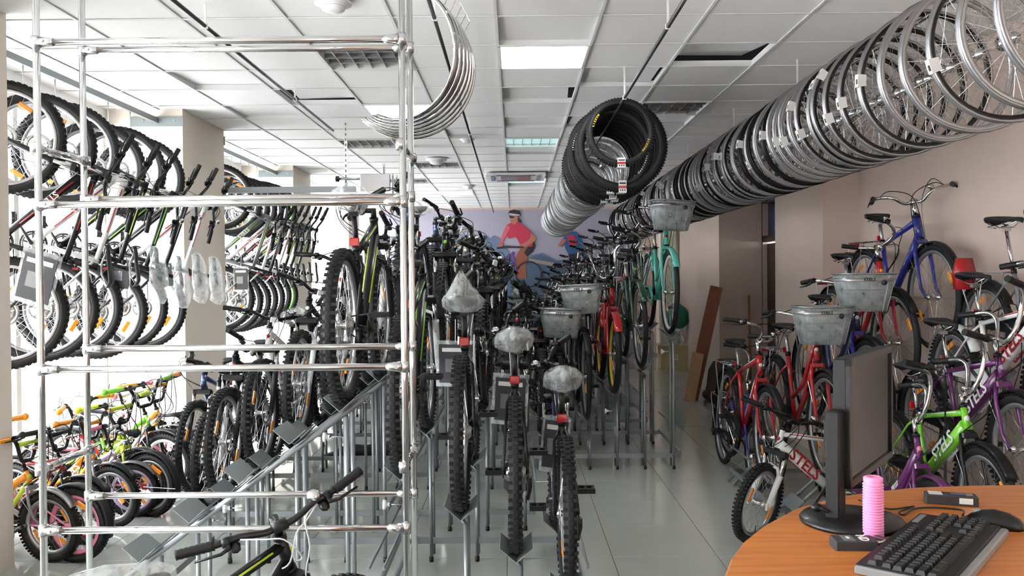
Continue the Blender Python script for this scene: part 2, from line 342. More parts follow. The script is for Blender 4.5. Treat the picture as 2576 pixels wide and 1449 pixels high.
# ================================================================== bicycles
def smooth(pts, n=4):
    pts = [Vector(p) for p in pts]; o = []
    for i in range(len(pts)-1):
        p0, p1, p2, p3 = pts[max(0, i-1)], pts[i], pts[i+1], pts[min(len(pts)-1, i+2)]
        for k in range(n):
            q = k/n; o.append(.5*((2*p1)+(p2-p0)*q+(2*p0-5*p1+4*p2-p3)*q*q+(3*p1-p0-3*p2+p3)*q**3))
    return o+[pts[-1]]
def arc(c, r, a0, a1, n, y=0): return [Vector((c[0]+r*math.cos(a0+(a1-a0)*i/n), y, c[1]+r*math.sin(a0+(a1-a0)*i/n))) for i in range(n+1)]
def wheel_parts(R, tr, knob=True, ns=28, disc=True, rimh=.018, front=True):
    Y = (0, 1, 0); ri = R-2*tr
    rim = MB().lathe((0, 0, 0), Y, [(ri+.004, -.011), (ri+.004, .011), (ri-rimh*.3, .012), (ri-rimh, .006), (ri-rimh, -.006), (ri-rimh*.3, -.012)], 'rim_c', 40)
    ty = MB(); c = R-tr; pr = [(c+tr*math.cos(a)*.98, tr*1.0*math.sin(a)) for a in [2*pi*k/9+pi for k in range(9)]]
    ty.lathe((0, 0, 0), Y, pr, 'tyre_c', 48)
    if knob:
        n = 60
        for i in range(n):
            a = 2*pi*i/n
            for k, (off, rr) in enumerate(((0, R-.0015), (.62, R-tr*.24), (-.62, R-tr*.24))):
                aa = a+(0 if k else pi/n); rot = Matrix.Rotation(-aa, 3, 'Y')
                p = Vector((math.cos(aa)*rr, off*tr*1.3, math.sin(aa)*rr))
                ty.box(p, (.0075 if k == 0 else .006, tr*.66, .019 if k == 0 else .014), 'tyre_c', rot @ Matrix.Rotation(0, 3, 'Y'))
    else: ty.lathe((0, 0, 0), Y, [(R-.001, -tr*.3), (R+.002, 0), (R-.001, tr*.3)], 'tyre_c', 48, closed=False)
    hub = MB().lathe((0, 0, 0), Y, [(.012, -.045), (.024, -.035), (.024, -.031), (.014, -.027), (.014, .027), (.024, .031), (.024, .035), (.012, .045), (.005, .055), (.005, -.055)], 'hub_c', 10)
    sp = MB()
    for i in range(ns):
        s_ = 1 if i % 2 else -1; a = 2*pi*i/ns; b = a+(.42 if (i//2) % 2 else -.42)
        sp.tube([(math.cos(b)*.022, s_*.032, math.sin(b)*.022), (math.cos(a)*(ri-rimh), 0, math.sin(a)*(ri-rimh))], .0011, 'spoke', 3, False)
    val = MB().tube([(0, 0, -(ri-rimh)), (0, 0, -(ri-rimh-.04))], .003, 'black', 4)
    refs = []
    for a in ((.6, .6+pi) if front else (2.1, 2.1+pi)):
        rot = Matrix.Rotation(-a, 3, 'Y'); rr = (ri*.76)
        ref = MB(); refs.append(('reflector', ref)); ref.bev((math.cos(a)*rr, .012, math.sin(a)*rr), (.028, .010, .085), 'orange_reflector', .004, rot)
    sub = [('tyre', ty), ('hub', hub), ('spokes', sp), ('valve', val)]+refs
    if disc:
        d = MB().lathe((0, .028, 0), Y, [(.055, 0), (.08, 0), (.08, .002), (.055, .002)], 'chrome_dull', 24)
        for k in range(5): d.box((math.cos(k*2*pi/5)*.04, .029, math.sin(k*2*pi/5)*.04), (.04, .002, .008), 'chrome_dull', Matrix.Rotation(-k*2*pi/5, 3, 'Y'))
        sub.append(('brake_disc', d))
    if not front:
        c = MB()
        for k in range(6): c.lathe((0, -.020-.005*k, 0), Y, [(.01, 0), (.052-.006*k, 0), (.052-.006*k, .0025), (.01, .0025)], 'chrome_dull', 20)
        sub.append(('cassette', c))
    return (rim, sub)
def saddle_mb(L=.27, w=.075, role='saddle_c'):
    m = MB(); secs = []
    prof = [(0, .35, -.012), (.04, .8, -.002), (.15, 1.0, .012), (.35, .86, .008), (.52, .5, .0), (.68, .32, -.004), (.84, .25, -.004), (.95, .2, -.008), (1.0, .08, -.016)]
    for s, k, z in prof:
        x = -L*.42+L*s; ww = w*k; th = .034 if s < .5 else .028
        secs.append([(x, ww*math.cos(a), z+(.012 if math.sin(a) > 0 else -th*.5)*abs(math.sin(a))**.7*(1 if math.sin(a) > 0 else 1)) for a in [2*pi*j/12 for j in range(12)]])
    return m.loft(secs, role)
def wrap_mb(L=.27, w=.085, seed=1, tail=1.0):
    tail = {3: .25, 4: 1.3, 5: .3}.get(seed, 1)
    rr = random.Random(seed); m = MB(); secs = []
    for s, k, z, zz in ((-.45, .15, .10*tail, .02), (-.3, .45, .06*tail, .05), (-.12, .95, .02, .05), (.1, 1.15, .012, .055), (.35, 1.0, .012, .05), (.6, .6, .01, .045), (.85, .45, .0, .04), (1.02, .25, -.01, .03)):
        x = -L*.42+L*s; ww = w*k
        secs.append([(x+rr.uniform(-.008, .008), ww*math.cos(a)*(1+rr.uniform(-.07, .10)), z+zz*math.sin(a)*(1+rr.uniform(-.12, .18))-(.01 if math.sin(a) < 0 else 0)) for a in [2*pi*j/14 for j in range(14)]])
    m.loft(secs, 'wrap'); return m
MTB = dict(R=.345, tr=.027, wb=1.06, cs=.43, bb=.30, st=.42, fl=.44, hl=.12, seat=.18, kind='diamond', bar='riser', fork='sus', knob=True, disc=True, v=.05)
CITY = dict(R=.35, tr=.021, wb=1.08, cs=.45, bb=.29, st=.48, fl=.42, hl=.16, seat=.16, kind='step', bar='swept', fork='rigid', knob=False, disc=False, v=.10, guards=True, rack=True, cguard=True)
CRUISE = dict(CITY, R=.33, tr=.027, kind='cantilever', bar='high')
JUN = dict(R=.265, tr=.024, wb=.95, cs=.38, bb=.27, st=.34, fl=.33, hl=.12, seat=.20, kind='diamond', bar='high', fork='rigid', knob=True, disc=False, v=.06, guards=True, cguard=True, fat=1.75)
FOLD = dict(R=.265, tr=.022, wb=.98, cs=.38, bb=.27, st=.34, fl=.34, hl=.13, seat=.26, kind='low', bar='high', fork='rigid', knob=False, disc=False, v=.08, guards=True, rack=True, cguard=True)
KID = dict(R=.205, tr=.024, wb=.72, cs=.29, bb=.19, st=.19, fl=.25, hl=.085, seat=.12, kind='kid', bar='bmx', fork='rigid', knob=True, disc=False, v=.05, guards=True, cguard=True)
def build_bike(G, basket=False, basket_back=False, wrapd=False, lights=False, rfl=True, bell=True, letter=None, card=False):
    """list of parts: (name, MB or mesh, parent index, offset matrix or None, steer group)"""
    P = []; wb, R = G['wb'], G['R']
    u = Vector((-.326, 0, .945)); f = Vector((.945, 0, .326))
    A = Vector((-wb/2, 0, R)); Fh = Vector((wb/2, 0, R)); B = Vector((-wb/2+G['cs'], 0, G['bb']))
    crown = Fh-f*.04+u*G['fl']; ht0 = crown+u*.015; ht1 = ht0+u*G['hl']
    sd = Vector((-.29, 0, .957)); stt = B+sd*G['st']; seat = stt+sd*G['seat']
    sc = R/.345; k = 'frame_c'; fr = MB(); r = max(.62, sc)
    def tb(a, b, ra, rb=None, role=k, n=8): fr.tube([a, (Vector(a)+Vector(b))/2, b], [ra, (ra+(rb or ra))/2, rb or ra], role, n)
    fr.tube([ht0-u*.005, ht1], .022*r, k, 10); tb(B, stt, .0165*r)
    fr.tube([B-Vector((0, .036, 0)), B+Vector((0, .036, 0))], .022*r, k, 10)
    dt_a, dt_b = B, ht0+u*.03
    K = G['kind']
    if K == 'diamond':
        fat = G.get('fat', 1); tb(B, ht0+u*.03, .021*r*fat, .025*r*fat); tb(stt-sd*.03, ht1-u*.03, .016*r, .021*r); ta, tbb = stt-sd*.03, ht1-u*.03
        fr.tube([ht0+u*.03-f*.02, (ht0+B)/2+Vector((0, .024*r, .0))], .004, 'accent_c', 4)
        for s_ in (-1, 1): d_ = (dt_b-dt_a); fr.tube([dt_a+d_*.25+Vector((0, s_*.0185*r, .008)), dt_a+d_*.85+Vector((0, s_*.0215*r, .008))], .006*r, 'accent_c', 5); d2 = tbb-ta; fr.tube([ta+d2*.35+Vector((0, s_*.013*r, .006)), ta+d2*.9+Vector((0, s_*.017*r, .006))], .005*r, 'accent_c', 5)
    elif K == 'kid':
        fr.tube([ht0+u*.05, ht0+u*.04-f*.08, (ht0+B)/2+Vector((-.02, 0, .03)), B+sd*.06], [.027*r*1.3, .027*r*1.3, .025*r*1.2, .02*r], k, 10)
        fr.tube([ht0+u*.02, (ht0+B)/2-Vector((-.02, 0, .03)), B], .014, 'accent_c', 7)
    elif K == 'cantilever':
        m1 = (B+ht0)/2+Vector((0, 0, .02)); fr.tube([ht0+u*.03, m1, B], [.02, .019, .018], k, 8)
        fr.tube([ht1-u*.03, (ht1+stt)/2-Vector((0, 0, .07)), stt-sd*.17], .016, k, 8); fr.tube([ht1-u*.07, (ht1+stt)/2-Vector((0, 0, .13)), stt-sd*.26], .010, 'accent_c', 7)
    elif K == 'step':
        fr.tube([ht0+u*.04, (ht0+B)/2-Vector((.02, 0, .05)), B+Vector((.03, 0, .0))], .019, k, 8)
        fr.tube([ht1-u*.03, (ht1+B)/2-Vector((.02, 0, .03)), B+sd*.16], .015, k, 8)
    else:
        fr.tube([ht0+u*.05, (ht0+B)/2+Vector((.0, 0, -.035)), B+sd*.05], [.026, .028, .024], k, 10); fr.tube([ht0+u*.01, (ht0+B)/2+Vector((.02, 0, -.08)), B], .010, k, 7)
    for s_ in (-1, 1):
        y = Vector((0, s_*.055, 0))
        fr.tube([B+Vector((0, s_*.025, 0)), B+(A-B)*.3+y*.75, A+y], [.011*r, .010*r, .008*r], k, 7)
        top = stt-sd*(.04 if K != 'step' else .08); fr.tube([top+Vector((0, s_*.012, 0)), top+(A-top)*.15+y*.7, A+y], [.008*r, .008*r, .007*r], k, 7)
        fr.box(A+y, (.035, .006, .04), k)
    fr.tube([ht1-u*.005, ht1+u*.012], .025*r, 'black', 10); fr.tube([ht0-u*.012, ht0+u*.003], .026*r, 'black', 10)
    bd = fr; P.append(['frame', fr, None, None, 0])
    badge = MB().lathe(ht0+u*G['hl']*.5+f*.022*r, f, [(.0, .004), (.013, .003), (.013, -.004)], 'accent_c', 10, False); P.append(['head_badge', badge, 0, None, 0])
    if letter:
        dd = (dt_b-dt_a); sz = letter[1]; nrm = Vector((0, -1, 0))
        if K == 'kid': dd = (ht0+u*.04-f*.08)-(B+sd*.06); mid = (ht0+B)/2+Vector((-.01, 0, .038)); rad = .0345*r
        elif K == 'low': dd = ht0-B; mid = (ht0+B)/2+Vector((0, 0, -.02)); rad = .029
        else: mid = dt_a+dd*.58; rad = .0235*r*G.get('fat', 1)+.001
        for s_ in (-1, 1):
            x = dd.normalized()*(-s_) if False else dd.normalized()*(1 if s_ < 0 else -1)
            up = Vector((0, s_, 0)).cross(x)
            P.append(['lettering', text_mesh(letter[0], sz, 'letter_c', .0015), 0, frame_mat(mid+Vector((0, s_*rad, 0)), x, up), 0])
    # seat
    P.append(['seat_post', MB().tube([stt-sd*.02, seat-sd*.01], .0135*r, 'post_c', 10).tube([stt-sd*.015, stt+sd*.012], .02*r, 'black', 10).box(seat-sd*.012, (.03, .04, .02), 'post_c'), None, None, 0])
    sm = saddle_mb(.27*(.8 if R < .22 else 1), .075*(.85 if R < .22 else (1.15 if G.get('rack') else 1))); sadM = MB().add(sm, seat+Vector((0, 0, .045)))
    for s_ in (-1, 1): sadM.tube([seat+Vector((-.09, s_*.035, .03)), seat+Vector((-.03, s_*.022, .0)), seat+Vector((.04, s_*.022, .0)), seat+Vector((.12, s_*.01, .03))], .0035, 'chrome_dull', 5)
    P.append(['saddle', sadM, None, None, 0]); si = len(P)-1
    if G.get('rack'):
        sp = MB()
        for s_ in (-1, 1): sp.tube([seat+Vector((-.07+.022*math.cos(a), s_*.04+.022*math.sin(a), -.005+.035*a/12)) for a in [j*.9 for j in range(14)]], .003, 'chrome_dull', 4)
        P.append(['spring', sp, si, None, 0])
    if wrapd:
        w = MB().add(wrap_mb(seed=int(wrapd), tail=1.2), seat+Vector((0, 0, .045))); P.append(['plastic_wrap', w, si, None, 0])
    if rfl:
        q = stt+sd*.03-Vector((.035, 0, 0)); P.append(['rear_reflector', MB().bev(q-Vector((0, 0, 0)), (.018, .048, .038), 'red_reflector', .004).tube([q+Vector((.01, 0, 0)), q+Vector((.045, 0, 0))], .006, 'black', 6), 1 if False else 0, None, 0])
    # fork
    fk = MB(); fr_ = 'fork_c'
    fk.tube([ht0-u*.03, ht1+u*.045], .0135*r, 'black', 8)
    if G['fork'] == 'sus':
        fk.bev(crown-u*.01, (.05, .15, .035), 'black', .008, Matrix.Rotation(-.33, 3, 'Y'))
        for s_ in (-1, 1):
            y = Vector((0, s_*.062, 0)); fk.tube([crown+y, crown-u*.2+y], .0135, 'chrome', 9); fk.tube([crown-u*.135+y, crown-u*.15+y, Fh-f*.005+y-u*.0], [.021, .0195, .016], fr_, 10); fk.box(Fh+y, (.03, .014, .04), fr_)
        fk.tube([crown-u*.16+Vector((0, -.062, 0)), crown-u*.10+f*.02+Vector((0, -.045, 0)), crown-u*.085+f*.03, crown-u*.10+f*.02+Vector((0, .045, 0)), crown-u*.16+Vector((0, .062, 0))], .010, fr_, 7)
    else:
        fk.bev(crown-u*.005, (.035, .075, .03), fr_, .006, Matrix.Rotation(-.33, 3, 'Y'))
        for s_ in (-1, 1):
            y = Vector((0, s_*.034, 0)); y2 = Vector((0, s_*.05, 0)); fk.tube([crown+y, crown-u*.1+y2, crown-u*(G['fl']-.08)+y2, Fh+y2], [.013*r, .014*r, .011*r, .008], fr_, 8)
    P.append(['fork', fk, None, None, 1])
    for nm, c, frt in (('front_wheel', Fh, True), ('rear_wheel', A, False)):
        rim, sub = wheel_parts(R, G['tr'], G['knob'], 28 if R > .22 else 20, G['disc'], front=frt)
        P.append([nm, rim, None, Matrix.Translation(c), 1 if frt else 0]); wi = len(P)-1
        for sn, smb in sub: P.append([sn, smb, wi, None, 0])
    # handlebar
    st0 = ht1+u*(G['v']); T = G['bar']; hb = MB(); ctr = st0+f*.06*(1 if T in ('riser',) else .4); rb = 'bar_c'
    hb.tube([ht1+u*.012, st0+u*.012], .016*r, 'stem_c', 9); hb.tube([st0, ctr], .014*r, 'stem_c', 8); hb.tube([ctr-Vector((0, .025, 0)), ctr+Vector((0, .025, 0))], .021*r, 'stem_c', 10)
    if T == 'riser': half = [(0, 0, 0), (.05, 0, 0), (.13, .028, -.005), (.20, .032, -.012), (.31, .030, -.045)]; g0 = 3
    elif T == 'swept': half = [(0, 0, 0), (.06, .0, .01), (.12, .05, .04), (.20, .07, .0), (.26, .07, -.09), (.275, .06, -.19)]; g0 = 4
    elif T == 'high': half = [(0, 0, 0), (.05, -.005, 0), (.095, .02, .01), (.125, .10, .02), (.15, .185, .01), (.20, .225, -.02), (.27, .225, -.07), (.31, .215, -.12)]; g0 = 6
    else: half = [(0, 0, 0), (.04, .0, 0), (.065, .03, 0), (.095, .10, 0), (.125, .135, -.005), (.20, .14, -.02), (.26, .138, -.045)]; g0 = 5
    def bp(q, s_): return ctr+Vector((q[2], s_*q[0], q[1]))
    allp = [bp(q, -1) for q in half[::-1]]+[bp(q, 1) for q in half[1:]]
    hb.tube(smooth(allp, 3), .0115*(1 if R > .22 else .95), rb, 9)
    if T == 'bmx': hb.tube([bp((.09, .10, 0), -1), bp((.09, .10, 0), 1)], .014, 'accent_c', 8)
    P.append(['handlebar', hb, None, None, 2]); hi = len(P)-1
    for s_ in (-1, 1):
        e0, e1 = bp(half[-2], s_), bp(half[-1], s_); d = (e1-e0).normalized()
        g = MB(); L = .115; nr = 7
        pts = []; rd = []
        for q in range(nr*2+1): pts.append(e1+d*.006-d*L*(1-q/(nr*2))); rd.append(.0155 if q % 2 else .0172)
        g.tube(pts, rd, 'grip_c', 10)
        if R < .22: g.ell(e1+d*.01, (.024, .024, .024), 'grip_c', 10, 6)
        P.append(['grip', g, hi, None, 2])
        lv = MB(); q = e1-d*(L+.03); fw = f if T != 'swept' else Vector((0, s_*.7, -.3)); dn = Vector((0, 0, -1))
        lv.tube([q-d*.012, q+d*.012], .018, 'black', 8).tube([q, q+fw*.03+dn*.012, q+fw*.045+d*.03+dn*.018, q+fw*.05+d*.11+dn*.02], [.009, .008, .006, .004], 'lever_c', 6)
        P.append(['brake_lever', lv, hi, None, 2])
        if G['disc']:
            P.append(['gear_shifter', MB().ell(q-d*.02+dn*.022+fw*.01, (.028, .02, .014), 'black', 8, 5).tube([q-d*.02+dn*.02, q+dn*.03+fw*.03+d*.03], .005, 'black', 5), hi, None, 2])
    if bell:
        q = bp((half[2][0], half[2][1]+.02, half[2][2]), 1); P.append(['bell', MB().ell(q+Vector((0, 0, .012)), (.024, .024, .016), 'chrome', 12, 6).tube([q-Vector((0, 0, .02)), q], .008, 'black', 6), hi, None, 2])
    if lights:
        q = ctr+f*.05+Vector((0, 0, -.02)); P.append(['front_reflector', MB().bev(q, (.012, .05, .035), 'white', .004), hi, None, 2])
    # cables
    cb = MB()
    for s_, lift in ((-1, .07), (1, .09)):
        q = bp(half[g0-1], s_)+f*.02
        cb.tube(smooth([q, q+f*.07+Vector((0, -s_*.06, -.0)), ctr+f*.12+Vector((0, s_*.02, lift*.2)), ctr+f*.10-u*.08+Vector((0, -s_*.02, 0)), ht0-f*.02+Vector((0, -s_*.028, 0))]), .0028, 'cable_c', 4, False)
    q = bp(half[g0-1], 1)+f*.02; cb.tube(smooth([q, q+f*.09+Vector((0, -.07, .02)), ctr+f*.13+Vector((0, .05, -.06)), crown+f*.045-u*.05+Vector((0, .03, 0)), Fh+Vector((-.02, .06, .12)) if G['disc'] else crown+f*.03-u*.06]), .0028, 'cable_c', 4, False)
    P.append(['brake_cable', cb, hi, None, 2])
    # crank, pedals, chain
    ck = MB(); Y = (0, 1, 0); cr = .17*sc
    for rr, yy in ((.085, -.048), (.068, -.041)) if G['disc'] else ((.075, -.045),):
        rr *= sc; ck.lathe(B+Vector((0, yy, 0)), Y, [(rr*.82, 0), (rr, 0), (rr, .003), (rr*.82, .003)], 'crank_c', 28)
        for j in range(5): a = j*2*pi/5; ck.box(B+Vector((math.cos(a)*rr*.5, yy, math.sin(a)*rr*.5)), (rr*.8, .004, .014), 'crank_c', Matrix.Rotation(-a, 3, 'Y'))
    ck.tube([B+Vector((0, -.06, 0)), B+Vector((0, .06, 0))], .012, 'steel_dark', 8)
    P.append(['crankset', ck, None, None, 0]); ci = len(P)-1; ca = -.5
    for s_ in (-1, 1):
        v = Vector((math.cos(ca), 0, math.sin(ca)))*s_; y = Vector((0, s_*.062, 0)); ck.tube([B+y, B+y+v*cr], [.012, .008], 'crank_c', 7)
        pd = MB(); c = B+y+v*cr+Vector((0, s_*.05, 0)); pd.tube([c-Vector((0, s_*.05, 0)), c+Vector((0, s_*.045, 0))], .006, 'steel_dark', 6)
        for xx in (-1, 1): pd.box(c+Vector((xx*.036, 0, 0)), (.012, .085, .022), 'blackplastic')
        for yy in (-1, 0, 1): pd.box(c+Vector((0, yy*.036, 0)), (.075, .012, .018), 'blackplastic')
        P.append(['pedal', pd, ci, None, 0])
    ch = MB(); rb_, rf_ = .042*sc, .08*sc
    ch.tube([A+Vector((0, -.035, rb_)), B+Vector((0, -.045, rf_))], .004, 'steel_dark', 4, False); ch.tube([A+Vector((0, -.035, -rb_)), B+Vector((0, -.045, -rf_))], .004, 'steel_dark', 4, False)
    P.append(['chain', ch, 0, None, 0])
    if G['disc']:
        P.append(['derailleur', MB().tube([A+Vector((0, -.06, -.02)), A+Vector((.02, -.065, -.07)), A+Vector((.035, -.055, -.13))], [.012, .010, .008], 'black', 6).lathe(A+Vector((.02, -.05, -.07)), Y, [(.004, 0), (.018, 0), (.018, .005), (.004, .005)], 'black', 10).lathe(A+Vector((.035, -.05, -.13)), Y, [(.004, 0), (.018, 0), (.018, .005), (.004, .005)], 'black', 10), 0, None, 0])
    if G.get('cguard'):
        cg = MB(); pts = [A+Vector((0, -.058, .055*sc)), B+Vector((0, -.058, .10*sc)), B+Vector((.10*sc, -.058, .02)), B+Vector((.07*sc, -.058, -.06*sc)), B+Vector((-.03, -.058, -.02)), A+Vector((0, -.058, .0))]
        cg.slab(pts, (0, .006, 0), 'guard_c'); P.append(['chain_guard', cg, 0, None, 0])
    if G.get('guards'):
        for nm, c, a0, a1, sg in (('front_mudguard', Fh, math.radians(35), math.radians(150), 1), ('rear_mudguard', A, math.radians(30), math.radians(195), 0)):
            mg = MB(); Rg = R+.022; w = G['tr']*1.35
            secs = []
            for i in range(15):
                a = a0+(a1-a0)*i/14; e = Vector((math.cos(a), 0, math.sin(a)))
                secs.append([c+e*(Rg-.012)+Vector((0, -w, 0)), c+e*(Rg-.002)+Vector((0, -w*.7, 0)), c+e*(Rg+.002), c+e*(Rg-.002)+Vector((0, w*.7, 0)), c+e*(Rg-.012)+Vector((0, w, 0)), c+e*(Rg-.004)+Vector((0, w*.7, 0)), c+e*(Rg-.001), c+e*(Rg-.004)+Vector((0, -w*.7, 0))])
            mg.loft(secs, 'guard_c')
            for s_ in (-1, 1):
                aa = a1-.25; mg.tube([c+Vector((0, s_*.06, 0)), c+Vector((math.cos(aa)*Rg, s_*w, math.sin(aa)*Rg))], .0022, 'chrome_dull', 4)
            P.append([nm, mg, None, None, sg])
    if G.get('rack'):
        rk = MB(); zt = A.z+R+.06; x0, x1 = A.x-.20, A.x+.20
        for s_ in (-1, 1):
            rk.tube([(x1+.02, s_*.03, zt), (x1-.03, s_*.06, zt), (x0+.03, s_*.06, zt), (x0, s_*.04, zt)], .005, 'rack_c', 6)
            rk.tube([(x0+.03, s_*.06, zt), (x0+.02, s_*.06, zt-.04), A+Vector((-.01, s_*.065, .01))], .0045, 'rack_c', 6); rk.tube([(x1-.12, s_*.06, zt), A+Vector((0, s_*.065, .01))], .004, 'rack_c', 6)
        for xx in (0, .12, .24, .36): rk.tube([(x0+xx, -.05, zt), (x0+xx, .05, zt)], .004, 'rack_c', 5)
        rk.tube([(x0, 0, zt), (x1, 0, zt)], .004, 'rack_c', 5)
        P.append(['luggage_rack', rk, None, None, 0]); P.append(['rack_reflector', MB().bev((x0-.012, 0, zt-.02), (.014, .08, .03), 'red_reflector', .003), len(P)-1, None, 0])
    if basket:
        b = MB(); c = ctr+f*.17+Vector((0, 0, -.16)); b0 = c+Vector((0, 0, -.0)); n = 28
        def rr_(ax, ay, z, nn=n):
            o = []
            for j in range(nn):
                a = 2*pi*j/nn; ca_, sa_ = math.cos(a), math.sin(a); e = 3.2
                o.append(b0+Vector((ax*abs(ca_)**(2/e)*math.copysign(1, ca_), ay*abs(sa_)**(2/e)*math.copysign(1, sa_), z)))
            return o
        b.loft([rr_(.10, .135, -.02), rr_(.125, .165, .12), rr_(.14, .185, .22), rr_(.133, .178, .22), rr_(.118, .158, .12), rr_(.095, .13, -.012)], 'basketfilm')
        P.append(['basket', b, None, None, 2]); bi = len(P)-1
        P.append(['basket_rim', MB().tube(rr_(.143, .188, .222), .006, 'rack_c', 6, closed=True), bi, None, 2])
        P.append(['basket_band', MB().loft([rr_(.135, .178, .175), rr_(.139, .183, .195), rr_(.142, .184, .195), rr_(.138, .180, .175)], 'basketband', False), bi, None, 2])
        ribs = MB()
        for j in range(0, n, 2): ribs.tube([rr_(.101, .136, -.02)[j], rr_(.126, .167, .12)[j], rr_(.139, .183, .21)[j]],   .0011, 'basketband', 4)
        for z_, ax, ay in ((.02, .108, .144), (.07, .117, .155), (.12, .127, .167)): ribs.tube(rr_(ax, ay, z_), .0010, 'basketband', 4, closed=True)
        P.append(['basket_mesh', ribs, bi, None, 2])
        P.append(['lettering', text_mesh('STELS', .03, 'ink', .001), bi, frame_mat(b0+Vector((.143, -.02, .185)), (0, 1, 0), (0.1, 0, 1)), 2])
        P.append(['basket_badge', MB().lathe(b0+Vector((.143, .07, .165)), (1, 0, 0), [(.0, .003), (.018, .003), (.018, 0)], 'ink', 12, False), bi, None, 2])
    return dict(G=G, P=P, u=u, pivot=ht1, A=A, F=Fh, far=None)
ROLE.update(post_c='silver', stem_c='black', lever_c='black', cable_c='black', crank_c='steel_dark', rack_c='silver', basketband='silver')
def finish(B):
    P = B['P']
    for p in P:
        if isinstance(p[1], MB): p.append(p[1].mesh(p[0]))
        else: p.append(p[1])
    # far version: sub-parts folded into their part
    top = {i: MB().add(p[1]) for i, p in enumerate(P) if p[2] is None}
    for i, p in enumerate(P):
        if p[2] is not None and isinstance(p[1], MB) and p[0] != 'valve':
            j = p[2]
            while P[j][2] is not None: j = P[j][2]
            top[j].add(p[1])
    B['lod'] = [(P[i][0], m.mesh(P[i][0]), P[i][3], P[i][4]) for i, m in top.items()]
    return B
BIKES = []
def bike(B, mw, colors, label, group=None, barturn=0, steer=0, lod=False, cat='bicycle', skip=()):
    t = thing('bicycle', label, cat, mw, group=group); u, pv = B['u'], B['pivot']
    def rot(a): return Matrix.Translation(pv) @ Matrix.Rotation(a, 4, u) @ Matrix.Translation(-pv)
    Rs = {0: None, 1: rot(steer) if steer else None, 2: rot(steer+barturn)}
    if lod:
        for nm, me, m, g in B['lod']:
            mm = m
            if Rs[g] is not None: mm = Rs[g] @ (m if m is not None else Matrix())
            put(nm, me, t, mm, colors=colors)
    else:
        obs = []
        for nm, _, par, m, g, me in B['P']:
            if nm in skip: obs.append(None); continue
            mm = m
            if par is None and Rs[g] is not None: mm = Rs[g] @ (m if m is not None else Matrix())
            pr = t if par is None else obs[par]
            obs.append(put(nm, me, pr, mm, colors=colors) if pr is not None else None)
    return t
def stand(x, y, z, hd, scale=1, lean=0, wheel='front', B=None, dz=0):
    """matrix with the front (or rear) wheel's contact point at x,y,z; hd = heading angle of travel (0 = +X)"""
    off = B['F'].x if wheel == 'front' else B['A'].x
    return Matrix.Translation((x, y, z)) @ Matrix.Rotation(hd, 4, 'Z') @ Matrix.Rotation(lean, 4, 'X') @ Matrix.Translation((-off*scale, 0, 0)) @ Matrix.Scale(scale, 4)
bMTB = finish(build_bike(MTB, lights=True)); bMTBw = finish(build_bike(MTB, wrapd=3, lights=True)); bMTBh = finish(build_bike(MTB, wrapd=4, lights=True)); bMTBt = finish(build_bike(MTB, letter=('STELS', .055)))
bCITY = finish(build_bike(CITY)); bCITYb = finish(build_bike(CITY, basket=True)); bCRUISE = finish(build_bike(CRUISE)); bCITYd = finish(build_bike(dict(CITY, kind='diamond')))
bJUN = finish(build_bike(JUN, letter=('STELS', .095))); bFOLD = finish(build_bike(FOLD, letter=('PILOT', .035))); bKID = finish(build_bike(KID, letter=('STELS', .06), rfl=False))
UP, DN, RT = pi/2, -pi/2, 0        # headings: away from the camera, towards it, to the right
